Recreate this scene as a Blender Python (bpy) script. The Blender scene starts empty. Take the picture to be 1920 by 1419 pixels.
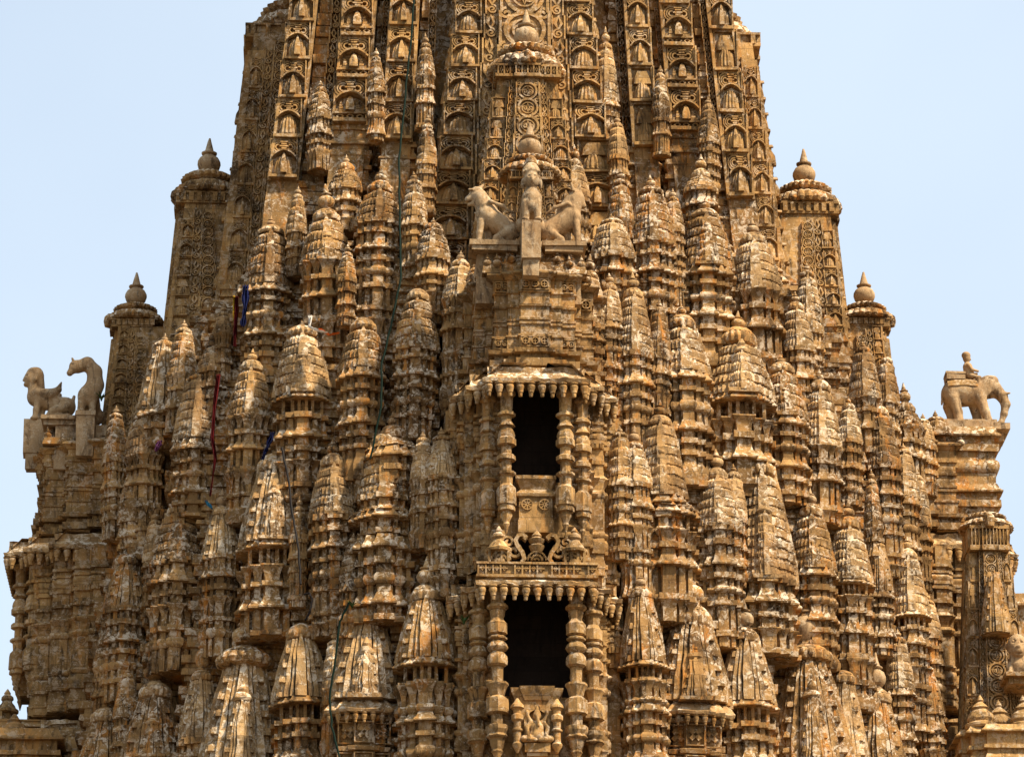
import bpy, math, random
import numpy as np
from mathutils import Vector, Matrix, noise
S = bpy.context.scene
COL = S.collection
rnd = random.Random(11)
R = math.radians

# ------------------------------------------------------------------ camera, sky, sun, exposure
YC = 10.4                                   # the temple's vertical axis stands at (0, YC)
CAM = Vector((-3.5, -70.0, 1.7)); PITCH = R(21.0); YAW = math.atan2(3.5, 70 + YC); FPX = 7500.0
cd = bpy.data.cameras.new('camera'); cam = bpy.data.objects.new('camera', cd); COL.objects.link(cam)
cam.location = CAM; cam.rotation_euler = (R(90) + PITCH, 0, -YAW)
cd.sensor_width = 36; cd.lens = 36 * FPX / 1920; cd.clip_start = 0.5; cd.clip_end = 6000
S.camera = cam
SUN_EL, SUN_AZ = R(50), R(127)              # azimuth clockwise from north (+Y): right of and in front of the facade
w = bpy.data.worlds.new('World'); S.world = w; w.use_nodes = True
nt = w.node_tree; bg = nt.nodes['Background']
sky = nt.nodes.new('ShaderNodeTexSky'); sky.sky_type = 'NISHITA'; sky.sun_disc = False
sky.sun_elevation = SUN_EL; sky.sun_rotation = SUN_AZ; sky.air_density = 1.0; sky.dust_density = 2.2; sky.ozone_density = 1.2
veil = nt.nodes.new('ShaderNodeMix'); veil.data_type = 'RGBA'; veil.inputs[0].default_value = 0.53      # thin bright haze over the blue
veil.inputs[7].default_value = (5.9, 6.65, 7.15, 1)
cn = nt.nodes.new('ShaderNodeTexNoise'); cn.inputs['Scale'].default_value = 5; cn.inputs['Detail'].default_value = 4; cr = nt.nodes.new('ShaderNodeMapRange')
tc = nt.nodes.new('ShaderNodeTexCoord'); nt.links.new(tc.outputs['Generated'], cn.inputs['Vector']); nt.links.new(cn.outputs['Fac'], cr.inputs[0])
cr.inputs[1].default_value = .3; cr.inputs[2].default_value = .7; cr.inputs[3].default_value = .44; cr.inputs[4].default_value = .56; nt.links.new(cr.outputs[0], veil.inputs[0])
nt.links.new(sky.outputs[0], veil.inputs[6]); nt.links.new(veil.outputs[2], bg.inputs[0]); bg.inputs[1].default_value = 0.082
sd = bpy.data.lights.new('sun', 'SUN'); sd.energy = 4.2; sd.angle = R(5); sd.color = (1.0, 0.86, 0.65)
so = bpy.data.objects.new('sun', sd); COL.objects.link(so)
sdir = Vector((math.sin(SUN_AZ) * math.cos(SUN_EL), math.cos(SUN_AZ) * math.cos(SUN_EL), math.sin(SUN_EL)))
so.rotation_euler = sdir.to_track_quat('Z', 'Y').to_euler()
S.view_settings.view_transform = 'Standard'; S.view_settings.look = 'None'
S.view_settings.exposure = 1.20; S.view_settings.gamma = 1.0

# ------------------------------------------------------------------ reading the photograph
cF = Vector((math.sin(YAW) * math.cos(PITCH), math.cos(YAW) * math.cos(PITCH), math.sin(PITCH)))
cR = Vector((math.cos(YAW), -math.sin(YAW), 0)); cU = cR.cross(cF)
def at(px, py, Y):                          # the point of the plane y = Y seen at a pixel of the 1920x1419 photograph
    d = cF + cR * ((px - 960) / FPX) + cU * ((709.5 - py) / FPX)
    return CAM + d * ((Y - CAM.y) / d.y)
def mpp(p): return cF.dot(p - CAM) / FPX    # metres per pixel there
def zf(py, Y, px=1000): return at(px, py, Y).z
ZT = [0, 21.5, 26, 29, 32, 34, 36, 45]      # how the stepped mass of the temple narrows with height
AT = [10.6, 10.4, 10.0, 9.5, 8.5, 7.2, 6.0, 5.6]
PT = [1.45, 1.45, 1.45, 1.5, 1.65, 2.1, 3, 3]
def surf_f(u, z):                           # distance of the mass's front from the axis plane
    a = float(np.interp(z, ZT, AT)); p = float(np.interp(z, ZT, PT))
    q = min(abs(u) / a, 0.985)
    return a * (1 - q ** p) ** (1 / p)
def surf_Y(px, py):
    Y = 3.0
    for _ in range(12):
        P = at(px, py, Y); Y = 0.5 * Y + 0.5 * (YC - surf_f(P.x, P.z))
    return Y

# ------------------------------------------------------------------ materials
def nodes_of(m):
    m.use_nodes = True; return m.node_tree.nodes, m.node_tree.links, m.node_tree.nodes['Principled BSDF']
def stone(name, A, B, stain, pale, orange, pale_amt=0.5, orange_amt=0.5, bump=0.6, tone=1.0, courses=0.8):
    m = bpy.data.materials.new(name); N, L, P = nodes_of(m)
    P.inputs['Roughness'].default_value = 0.92; P.inputs['Specular IOR Level'].default_value = 0.15
    g = N.new('ShaderNodeNewGeometry'); pos = g.outputs['Position']
    def nz(scale, detail=5, rough=0.6, vec=None, dist=0.0):
        n = N.new('ShaderNodeTexNoise'); n.inputs['Scale'].default_value = scale; n.inputs['Detail'].default_value = detail
        n.inputs['Roughness'].default_value = rough; n.inputs['Distortion'].default_value = dist
        L.new(vec or pos, n.inputs['Vector']); return n.outputs['Fac']
    def ramp(src, a, b):
        r = N.new('ShaderNodeMapRange'); r.inputs[1].default_value = a; r.inputs[2].default_value = b
        L.new(src, r.inputs[0]); return r.outputs[0]
    def mul(a, b):
        q = N.new('ShaderNodeMath'); q.operation = 'MULTIPLY'
        for i, s in enumerate((a, b)):
            if isinstance(s, (int, float)): q.inputs[i].default_value = s
            else: L.new(s, q.inputs[i])
        return q.outputs[0]
    def mix(f, a, b, mode='MIX'):
        x = N.new('ShaderNodeMix'); x.data_type = 'RGBA'; x.blend_type = mode
        if isinstance(f, (int, float)): x.inputs[0].default_value = f
        else: L.new(f, x.inputs[0])
        for i, s in ((6, a), (7, b)):
            if isinstance(s, tuple): x.inputs[i].default_value = (*s, 1)
            else: L.new(s, x.inputs[i])
        return x.outputs[2]
    def stretch(sx, sz):
        q = N.new('ShaderNodeMapping'); q.inputs['Scale'].default_value = (sx, sx, sz); L.new(pos, q.inputs[0]); return q.outputs[0]
    base = mix(ramp(nz(0.9, 5, 0.65), 0.36, 0.64), A, B)
    sx_ = N.new('ShaderNodeSeparateXYZ'); L.new(pos, sx_.inputs[0])      # courses of ashlar, every block its own tone
    ad = N.new('ShaderNodeMath'); ad.operation = 'ADD'; L.new(sx_.outputs[0], ad.inputs[0]); L.new(sx_.outputs[1], ad.inputs[1])
    cb = N.new('ShaderNodeCombineXYZ'); L.new(ad.outputs[0], cb.inputs[0]); L.new(sx_.outputs[2], cb.inputs[1])
    br = N.new('ShaderNodeTexBrick'); br.inputs['Scale'].default_value = 1.0; br.inputs['Brick Width'].default_value = .62; br.inputs['Row Height'].default_value = .27
    br.inputs['Mortar Size'].default_value = .006; br.inputs['Mortar Smooth'].default_value = .4; br.inputs['Bias'].default_value = 0.0
    br.inputs['Color1'].default_value = (.62, .62, .62, 1); br.inputs['Color2'].default_value = (1.28, 1.24, 1.16, 1); br.inputs['Mortar'].default_value = (.35, .33, .3, 1)
    L.new(cb.outputs[0], br.inputs['Vector']); base = mix(courses, base, br.outputs[0], 'MULTIPLY')
    base = mix(mul(ramp(nz(1.0, 6, 0.7, stretch(3.6, 0.75), 0.6), 0.53, 0.63), orange_amt), base, orange)
    base = mix(mul(ramp(nz(1.0, 6, 0.72, stretch(4.5, 1.3), 1.0), 0.50, 0.64), 0.8), base, stain)
    sn = N.new('ShaderNodeSeparateXYZ'); L.new(g.outputs['Normal'], sn.inputs[0])
    up = N.new('ShaderNodeMapRange'); up.inputs[1].default_value = -0.4; up.inputs[2].default_value = 0.8
    up.inputs[3].default_value = 0.42; up.inputs[4].default_value = 1.0; L.new(sn.outputs[2], up.inputs[0])
    zone = ramp(nz(1.1, 3, 0.5), 0.38, 0.52)
    pat = ramp(nz(6.5, 8, 0.75, None, 0.8), 0.51, 0.57)
    base = mix(mul(mul(mul(pat, zone), up.outputs[0]), pale_amt), base, pale)
    sp2 = ramp(nz(12, 5, 0.7), 0.60, 0.65)
    base = mix(mul(sp2, 0.45), base, pale)
    grain = N.new('ShaderNodeMapRange'); grain.inputs[1].default_value = 0.25; grain.inputs[2].default_value = 0.75
    grain.inputs[3].default_value = 0.72 * tone; grain.inputs[4].default_value = 1.22 * tone
    L.new(nz(42, 6, 0.8), grain.inputs[0])
    gc = N.new('ShaderNodeCombineColor')
    for i in range(3): L.new(grain.outputs[0], gc.inputs[i])
    base = mix(1.0, base, gc.outputs[0], 'MULTIPLY')
    L.new(base, P.inputs['Base Color'])
    b1 = N.new('ShaderNodeBump'); b1.inputs['Strength'].default_value = bump; b1.inputs['Distance'].default_value = 0.035
    L.new(nz(11, 8, 0.75), b1.inputs['Height'])
    b2 = N.new('ShaderNodeBump'); b2.inputs['Strength'].default_value = bump * 0.8; b2.inputs['Distance'].default_value = 0.012
    L.new(nz(55, 6, 0.8), b2.inputs['Height']); L.new(b1.outputs[0], b2.inputs['Normal']); L.new(b2.outputs[0], P.inputs['Normal'])
    return m
def flat(name, col, rough=0.7, var=0.25):
    m = bpy.data.materials.new(name); N, L, P = nodes_of(m); P.inputs['Roughness'].default_value = rough; P.inputs['Specular IOR Level'].default_value = .08
    n = N.new('ShaderNodeTexNoise'); n.inputs['Scale'].default_value = 14; n.inputs['Detail'].default_value = 5
    c = N.new('ShaderNodeMix'); c.data_type = 'RGBA'; L.new(n.outputs['Fac'], c.inputs[0])
    c.inputs[6].default_value = (*[x * (1 - var) for x in col], 1); c.inputs[7].default_value = (*[min(1, x * (1 + var)) for x in col], 1)
    L.new(c.outputs[2], P.inputs['Base Color']); return m
SAND = stone('weathered_sandstone', (.160, .086, .032), (.385, .228, .088), (.012, .006, .004), (.70, .58, .43), (.45, .175, .028), 1.0, 0.75, 0.8)
CARV = stone('carved_sandstone', (.178, .099, .037), (.395, .240, .094), (.020, .011, .006), (.63, .51, .37), (.40, .18, .04), 0.6, 0.6, 0.5)
PALE = stone('lichen_sandstone', (.27, .155, .066), (.46, .30, .14), (.05, .028, .014), (.76, .65, .49), (.42, .22, .06), 1.0, 0.4, 0.9)
STAT = stone('statue_sandstone', (.27, .170, .084), (.40, .27, .145), (.06, .035, .02), (.56, .46, .32), (.34, .18, .07), 0.6, 0.35, 0.55, 1.0, 0.0)
DARK = stone('shade_black_sandstone', (.014, .009, .006), (.02, .013, .009), (.006, .004, .003), (.03, .024, .018), (.016, .009, .005), 0.1, 0.1)  # near black put into the colour for the shade inside the balcony openings
M_GROUND = flat('dusty_paving', (.11, .085, .06), 0.9)
M_GREEN = flat('green_hose', (.002, .010, .006), 0.7); M_BLACK = flat('black_cable', (.012, .009, .008), 0.6)
M_RED = flat('red_cloth', (.075, .005, .006), 0.95); M_BLUE = flat('blue_cloth', (.008, .011, .05), 0.95)
M_YEL = flat('yellow_cloth', (.55, .36, .03), 0.85); M_WHITE = flat('white_cloth', (.7, .68, .64), 0.85)
M_ORANGE = flat('orange_cloth', (.60, .13, .02), 0.85); M_PINK = flat('purple_cloth', (.20, .07, .17), 0.85); M_TEAL = flat('teal_cloth', (.02, .13, .22), 0.85)
M_LEAF = flat('leaf', (.05, .085, .025), 0.8)

# ------------------------------------------------------------------ mesh building
def nvec(p, f, s=0.0): return noise.noise_vector(Vector((p[0] * f + s, p[1] * f + s * 1.7, p[2] * f - s)))
class MB:
    def __init__(s): s.v = []; s.f = []
    def add(s, vs, fs):
        b = len(s.v); s.v.extend(vs); s.f.extend([tuple(i + b for i in q) for q in fs])
    def rings(s, rs, cap0=True, cap1=True):
        n = len(rs[0]); b = len(s.v)
        for r in rs: s.v.extend(r)
        for k in range(len(rs) - 1):
            for i in range(n):
                j = (i + 1) % n; s.f.append((b + k * n + i, b + k * n + j, b + (k + 1) * n + j, b + (k + 1) * n + i))
        if cap0: s.f.append(tuple(b + i for i in reversed(range(n))))
        if cap1: s.f.append(tuple(b + (len(rs) - 1) * n + i for i in range(n)))
    def box(s, x0, x1, y0, y1, z0, z1, j=0.0, tx=0.0):
        q = lambda: rnd.uniform(-j, j)
        s.rings([[(x0 + q(), y0 + q(), z0 + q()), (x1 + q(), y0 + q(), z0 + q()), (x1 + q(), y1, z0 + q()), (x0 + q(), y1, z0 + q())],
                 [(x0 + tx + q(), y0 + tx + q(), z1 + q()), (x1 - tx + q(), y0 + tx + q(), z1 + q()), (x1 - tx + q(), y1, z1 + q()), (x0 + tx + q(), y1, z1 + q())]])
    def prism(s, plan, prof, c=(0, 0), dens=0.16):     # plan: rectilinear polygon, counter-clockwise; prof: (z, offset[, scale])
        pts, offs = plan_pts(plan, dens); rs = []
        for q in prof:
            z, o = q[0], q[1]; sc = q[2] if len(q) > 2 else 1.0
            rs.append([(c[0] + p[0] * sc + n[0] * o, c[1] + p[1] * sc + n[1] * o, z) for p, n in zip(pts, offs)])
        s.rings(rs)
    def lathe(s, prof, n=20, c=(0, 0, 0), nf=0, fl=0.0, sy=1.0):
        rs = []
        for r, z in prof:
            ring = []
            for i in range(n):
                a = 2 * math.pi * i / n; k = 1 + (fl * abs(math.cos(a * nf / 2)) - fl if nf else 0)
                ring.append((c[0] + r * k * math.cos(a), c[1] + r * k * math.sin(a) * sy, c[2] + z))
            rs.append(ring)
        s.rings(rs)
    def ribbon(s, pts, wd, y0, y1, closed=False):      # a flat strip in the x-z plane, y0 back .. y1 front
        n = len(pts); L_ = []; 
        for i in range(n):
            a = pts[(i - 1) % n] if (closed or i > 0) else pts[i]; b = pts[(i + 1) % n] if (closed or i < n - 1) else pts[i]
            dx, dz = b[0] - a[0], b[1] - a[1]; l = math.hypot(dx, dz) or 1; nx, nz_ = -dz / l * wd / 2, dx / l * wd / 2
            L_.append([(pts[i][0] + nx, y0, pts[i][1] + nz_), (pts[i][0] + nx, y1, pts[i][1] + nz_), (pts[i][0] - nx, y1, pts[i][1] - nz_), (pts[i][0] - nx, y0, pts[i][1] - nz_)])
        if closed: L_.append(L_[0])
        s.rings(L_, not closed, not closed)
    def tube(s, pts, rad, n=8):
        rs = []
        for i, p in enumerate(pts):
            a = Vector(pts[max(i - 1, 0)]); b = Vector(pts[min(i + 1, len(pts) - 1)]); t = (b - a).normalized()
            u = t.orthogonal().normalized() if i == 0 else (u - t * u.dot(t)).normalized(); v = t.cross(u)
            r = rad[i] if isinstance(rad, (list, tuple)) else rad
            rs.append([tuple(Vector(p) + (u * math.cos(2 * math.pi * k / n) + v * math.sin(2 * math.pi * k / n)) * r) for k in range(n)])
        s.rings(rs)
    def merge(s, o, f=lambda p: p): s.add([f(p) for p in o.v], o.f)
    def mesh(s, name, mat, amp=0.012, freq=5.0, ang=32):
        vs = s.v
        if amp:
            sd = rnd.uniform(0, 50); out = []
            for p in vs:
                d = nvec(p, freq, sd) * amp + nvec(p, freq * 3.1, sd + 9) * (amp * 0.5); out.append((p[0] + d.x, p[1] + d.y, p[2] + d.z))
            vs = out
        me = bpy.data.meshes.new(name); me.from_pydata(vs, [], s.f); me.update()
        me.polygons.foreach_set('use_smooth', [True] * len(me.polygons)); me.set_sharp_from_angle(angle=R(ang))
        me.materials.append(mat); return me
    def build(s, name, mat, parent=None, loc=(0, 0, 0), rz=0.0, **k):
        return link(name, s.mesh(name, mat, **k), parent, loc, rz)
def link(name, me, parent=None, loc=(0, 0, 0), rz=0.0):
    o = bpy.data.objects.new(name, me); COL.objects.link(o); o.location = loc; o.rotation_euler = (0, 0, rz)
    if parent: o.parent = parent
    return o
def plan_pts(plan, dens):
    pts, offs = [], []; n = len(plan)
    for i in range(n):
        a, b, c = plan[i - 1], plan[i], plan[(i + 1) % n]
        def nrm(p, q):
            dx, dy = q[0] - p[0], q[1] - p[1]; l = math.hypot(dx, dy) or 1; return (dy / l, -dx / l)
        n0, n1 = nrm(a, b), nrm(b, c); dot = n0[0] * n1[0] + n0[1] * n1[1]
        pts.append(b); offs.append((n0[0] + n1[0], n0[1] + n1[1]) if dot < 0.9 else n0)
        l = math.hypot(c[0] - b[0], c[1] - b[1]); k = int(l / dens)
        for q in range(1, k + 1):
            t = q / (k + 1); pts.append((b[0] + (c[0] - b[0]) * t, b[1] + (c[1] - b[1]) * t)); offs.append(n1)
    return pts, offs
def ratha(w, steps, groove=0.0):            # a square plan stepped out towards the middle of each side; half width w
    side = []; k = len(steps)
    L_ = []
    for i, (c, d) in enumerate(steps):
        L_.append((-c, -d))
        if i < k - 1:
            c2, d2 = steps[i + 1]
            if groove: L_ += [(-c2 - groove, -d), (-c2 - groove, -d + groove * 1.6), (-c2, -d + groove * 1.6)]
            else: L_.append((-c2, -d))
    side = L_ + [(-x, y) for x, y in reversed(L_)]
    out = []
    for q in range(4):
        ca, sa = [(1, 0), (0, 1), (-1, 0), (0, -1)][q]
        for x, y in side[:-1]: out.append(((x * ca - y * sa) * w, (x * sa + y * ca) * w))
    return out
STEP3 = [(.82, .82), (.62, .98), (.32, 1.20)]
STEP4 = [(.80, .80), (.66, .93), (.46, 1.06), (.24, 1.18)]

def empty(name, label, cat, loc, group=None):
    o = bpy.data.objects.new(name, None); COL.objects.link(o); o.location = loc; o.empty_display_size = 0.3; tag(o, label, cat, group); return o
def tag(o, label=None, cat=None, group=None, kind=None):
    if label: o['label'] = label
    if cat: o['category'] = cat
    if group: o['group'] = group
    if kind: o['kind'] = kind
    return o

TOK = {'slab': (.45, [(0, .95), (1, .95)]), 'neck': (.75, [(0, .12), (1, .12)]),
       'kapota': (.95, [(0, 1.45), (.14, 1.5), (.45, .85), (1, .3)]), 'torus': (.8, [(0, .4), (.2, .85), (.5, 1.05), (.8, .85), (1, .4)]),
       'bell': (1.25, [(0, .1), (.4, .25), (.75, .7), (.92, 1.25), (1, 1.25)]), 'kumbha': (1.5, [(0, .6), (.25, .95), (.55, .98), (.85, .6), (1, .25)]),
       'wall': (2.0, [(0, .15), (1, .15)]), 'plinth': (1.2, [(0, .7), (1, .7)])}
def profile(seq, ztop, scale, u):           # seq: (token, height) from the top down -> ascending (z, offset)
    out = []; z = ztop
    for tk, h in seq:
        h *= scale; z0 = z - h
        out.append([(z0 + t * h, o * u) for t, o in TOK[tk][1]]); z = z0
    res = []
    for p in reversed(out): res += p
    return res
SEQS = [['slab', 'neck', 'kapota', 'neck', 'slab', 'neck', 'bell', 'neck', 'slab', 'neck', 'torus', 'wall', 'kapota', 'neck', 'kumbha', 'torus', 'wall', 'torus', 'plinth'],
        ['kapota', 'neck', 'slab', 'neck', 'torus', 'neck', 'kapota', 'neck', 'slab', 'neck', 'slab', 'neck', 'kumbha', 'slab', 'wall', 'torus', 'wall', 'kapota', 'wall'],
        ['bell', 'slab', 'neck', 'kapota', 'wall', 'slab', 'bell', 'neck', 'slab', 'neck', 'kumbha', 'torus', 'neck', 'slab', 'wall', 'torus', 'plinth', 'wall'],
        ['slab', 'neck', 'slab', 'neck', 'kapota', 'neck', 'slab', 'neck', 'torus', 'neck', 'slab', 'wall', 'slab', 'neck', 'bell', 'torus', 'wall', 'torus', 'wall']]
def auto_seq(h, u, i):
    seq = []; k = 0
    while h > 0:
        tk = SEQS[i % 4][k % len(SEQS[i % 4])]; hh = TOK[tk][0] * (.06 + u * 1.1) * 1.75 * rnd.uniform(.8, 1.25); seq.append((tk, hh)); h -= hh; k += 1
    return seq

def crown_mesh(r, h, flutes=18):            # the ribbed cushion disc on a spire, base at z=0
    b = MB(); b.lathe([(r * .62, -h * .45), (r * .60, 0)], 20)
    n = flutes * 4
    b.lathe([(r * .70, 0), (r * .95, h * .12), (r * 1.02, h * .34), (r * .96, h * .55), (r * .78, h * .72)], n, nf=flutes, fl=0.10)
    b.lathe([(r * .80, h * .70), (r * .74, h * .80), (r * .58, h * .92), (r * .36, h * 1.02), (r * .22, h * 1.06)], 24)
    return b
def finial_mesh(r, h):                      # water-pot finial: foot, round pot, lip, bud
    b = MB(); b.lathe([(r * .60, 0), (r * .66, h * .03), (r * .46, h * .07), (r * .62, h * .10), (r * .88, h * .17), (r * 1.0, h * .28), (r * .98, h * .36), (r * .80, h * .46), (r * .50, h * .52),
                       (r * .44, h * .545), (r * .66, h * .57), (r * .68, h * .60), (r * .40, h * .635), (r * .36, h * .68), (r * .28, h * .78), (r * .17, h * .90), (r * .08, h * 1.0)], 20)
    return b
def shaft(b, hw, z0, z1, kind, top=0.46, leaf=True):    # curved little tower
    H = z1 - z0; tp = lambda t: 1 - (1 - top) * t ** 1.35
    def strip(xc, xw, yf, t1, pt, drop=0.0):    # a tapering rib on each of the four faces
        for q in range(4):
            ca, sa = [(1, 0), (0, 1), (-1, 0), (0, -1)][q]; rs = []
            for t in np.linspace(0, t1, 8):
                k = tp(min(t, 1)); ww = xw * hw * (k if not pt else (1 - .15 * t) * math.sqrt(max(1 - (t / (t1 + .005)) ** 3.2, .002))); x0 = xc * hw * k; y = -hw * k * yf
                rs.append([(x * ca - yy * sa, x * sa + yy * ca, z0 + H * t) for x, yy in ((x0 - ww, -hw * k * .5), (x0 - ww * .92, y), (x0 + ww * .92, y), (x0 + ww, -hw * k * .5))])
            b.rings(rs)
    if kind == 'R':
        n = max(4, int(H / (.20 + hw * .16))); prof = []
        for i in range(n):
            s_ = tp(i / n); g = hw * .06
            prof += [(z0 + H * i / n, g, s_), (z0 + H * (i + .34) / n, g * .8, tp((i + .3) / n)), (z0 + H * (i + .40) / n, -g * .6, tp((i + .4) / n)), (z0 + H * (i + .98) / n, -g * .6, tp((i + 1) / n))]
        b.prism([(x * hw, y * hw) for x, y in ((-.86, -.86), (.86, -.86), (.86, .86), (-.86, .86))], prof, dens=.2)
        for sg in (-1, 1): strip(sg * .58, .105, 1.0, 1.0, 0); strip(sg * .36, .085, 1.09, 1.0, 0)
        strip(0, .235, 1.22, 1.08, 1); leaf = False
    else:
        plan = ratha(hw, STEP4); n = max(4, int(H / (0.16 + hw * .10))); prof = []
        for i in range(n):
            t0, t1 = i / n, (i + 1) / n; s_ = tp(t0); g = hw * .034
            prof += [(z0 + H * t0, g, s_), (z0 + H * (t0 + .62 / n), g * .9, s_ * .995), (z0 + H * (t0 + .68 / n), -g * .55, s_), (z0 + H * (t0 + .98 / n), -g * .55, tp(t1))]
        b.prism(plan, prof, dens=0.22)
    if leaf:                                # pointed middle rib on each face
        for q in range(4):
            ca, sa = [(1, 0), (0, 1), (-1, 0), (0, -1)][q]; rs = []
            lw = .30 if kind == 'R' else .24
            for t in (0, .2, .4, .6, .75, .88, .97, 1.06):
                k = tp(min(t, 1)); ww = lw * hw * (1 - .15 * t) * math.sqrt(max(1 - (t / 1.065) ** 3.2, .002)); y = -hw * k * 1.2 - hw * .06
                ring = [(-ww, y + hw * .3), (-ww, y), (ww, y), (ww, y + hw * .3)]
                rs.append([(x * ca - yy * sa, x * sa + yy * ca, z0 + H * t) for x, yy in ring])
            b.rings(rs)
def column_niche(b, hw, z0, z1):            # small columns in front of a dark recess, with a lozenge between the middle two
    b.box(-hw * .5, hw * .5, -hw * .45, hw * .5, z0, z1)
    for x in (-.86, -.45, -.16, .16, .45, .86):
        y = -.95 if abs(x) < .3 else (-.85 if abs(x) < .6 else -.70)
        b.box(x * hw - hw * .07, x * hw + hw * .07, y * hw, y * hw + hw * .16, z0, z1, .004)
        if abs(x) > .6: b.box(x * hw - hw * .07, x * hw + hw * .07, .2 * hw, .36 * hw, z0, z1, .004)
    zc = (z0 + z1) / 2; h = (z1 - z0) * .42
    for k in (-1, 1):
        b.rings([[(x, -hw * .93, z) for x, z in ((0, zc - h), (hw * .09, zc), (0, zc + h), (-hw * .09, zc))], [(x, -hw * .86, z) for x, z in ((0, zc - h), (hw * .09, zc), (0, zc + h), (-hw * .09, zc))]])
def pendant_mesh(h):
    b = MB(); r = h * .26
    b.lathe([(r * .8, 0), (r * 1.15, -h * .05), (r * 1.15, -h * .11), (r * .80, -h * .16), (r * 1.0, -h * .24), (r * 1.02, -h * .36), (r * .82, -h * .52), (r * .66, -h * .66), (r * .70, -h * .70), (r * .52, -h * .76), (r * .48, -h * .96), (r * .40, -h * 1.0)], 12)
    return b
PEND = {}
def pendant(parent, loc, h=0.24, mat=None):
    key = round(h, 2)
    if key not in PEND: PEND[key] = pendant_mesh(h).mesh('pendant', CARV, amp=.004)
    return link('pendant', PEND[key], parent, loc)
def rosette(b, x, z, r, y):
    ring = lambda q: [(x + q * math.cos(a), z + q * math.sin(a)) for a in np.linspace(0, 2 * math.pi, 17)[:-1]]
    b.ribbon(ring(r), r * .22, y, y - r * .3, True)
    for k in range(8):
        a = k * math.pi / 4; b.ribbon([(x + r * .15 * math.cos(a), z + r * .15 * math.sin(a)), (x + r * .5 * math.cos(a), z + r * .5 * math.sin(a)), (x + r * .85 * math.cos(a), z + r * .85 * math.sin(a))], r * .17, y, y - r * .28)
def spiral(cx, cz, r, turns=1.6, a0=0.0, sgn=1, n=22):
    return [(cx + r * (1 - .85 * t) * math.cos(a0 + sgn * t * turns * 2 * math.pi), cz + r * (1 - .85 * t) * math.sin(a0 + sgn * t * turns * 2 * math.pi)) for t in np.linspace(0, 1, n)]

# ------------------------------------------------------------------ ground and the temple's mass
g = MB(); g.add([(-3000, -3000, 0), (3000, -3000, 0), (3000, 3000, 0), (-3000, 3000, 0)], [(0, 1, 2, 3)])
tag(g.build('ground', M_GROUND, amp=0), kind='structure')
TEMPLE = empty('temple', 'towering brown sandstone temple covered in miniature spires, two dark balcony openings up its front', 'temple', (0, YC, 0))

def core():
    b = MB(); rs = []
    zs = [0, 3, 6, 9, 12, 15, 18, 20]
    z = 20.0
    while z < 36.4: zs.append(z); z += rnd.uniform(.10, .24)
    N = 9; ths = np.linspace(0, 1, N + 1); k = 0
    for zi, z in enumerate(zs):
        mo = 0 if z < 20 else [0, .10, .02, .14, -.06, .05, .12, -.08][k % 8]; k += 1
        for half in ((0,) if z < 20 else (0, 1)):
            zz = z if half == 0 else (zs[zi + 1] - .015 if zi + 1 < len(zs) else z + .1)
            a = float(np.interp(zz, ZT, AT)) - (.85 if zz < 33 else .85 + (zz - 33) * .5); p = float(np.interp(zz, ZT, PT)); a += mo; X0 = 1.75; D = 5.0
            F = lambda x: a * max(1 - min(x / a, .999) ** p, 1e-4) ** (1 / p)
            f0 = F(X0); q = []
            xs = [X0 + (f0 - X0) * math.sin(t * math.pi / 2) ** 1.15 for t in ths]; ys = [F(x) for x in xs]; xs[-1] = f0; ys[-1] = X0
            Q = [(X0, D), (X0, ys[0])]
            for i in range(N): Q += [(xs[i + 1] if i == N - 1 else (xs[i] * .25 + xs[i + 1] * .75), ys[i]), ((xs[i + 1] if i == N - 1 else (xs[i] * .25 + xs[i + 1] * .75)), ys[i + 1])]
            Q += [(D, X0)]
            ring = [(x, -y) for x, y in Q]; ring += [(y, x) for x, y in Q]; ring += [(-x, y) for x, y in Q]; ring += [(-y, -x) for x, y in Q]
            rs.append([(x, y, zz) for x, y in ring])
    b.rings(rs); return b.build('stepped_wall', SAND, TEMPLE, amp=.03, freq=3)
core()

# ------------------------------------------------------------------ carved niche panels (width 1, height 1.36, back at y = 0, face towards -y)
def curls(b, y0):
    for sg in (-1, 1):
        for r in (.255, .175, .095):
            b.ribbon([(sg * .215 + sg * r * math.cos(a), 1.06 + r * .92 * math.sin(a)) for a in np.linspace(R(120), R(-150), 15)], .046, y0, y0 - .15)
        b.ribbon([(0, .90), (sg * .12, .88), (sg * .24, .83), (sg * .34, .76), (sg * .43, .66)], .05, y0, y0 - .30)
    for k, (ww, zz) in enumerate(((.13, .91), (.09, .98), (.16, 1.05), (.10, 1.13), (.14, 1.21))): b.box(-ww, ww, y0 - .20, y0 + .02, zz, zz + .045)
def frame(b, z0=.10):
    b.box(-.5, .5, .02, .10, 0, 1.36); b.box(-.5, .5, -.25, .04, -.03, .07, .012)
    b.box(.45, .5, -.20, .04, .07, 1.36, .008); b.box(-.5, -.46, -.10, .04, .07, 1.36, .008); b.box(-.46, .45, -.12, .04, 1.31, 1.36, .008)
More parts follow.
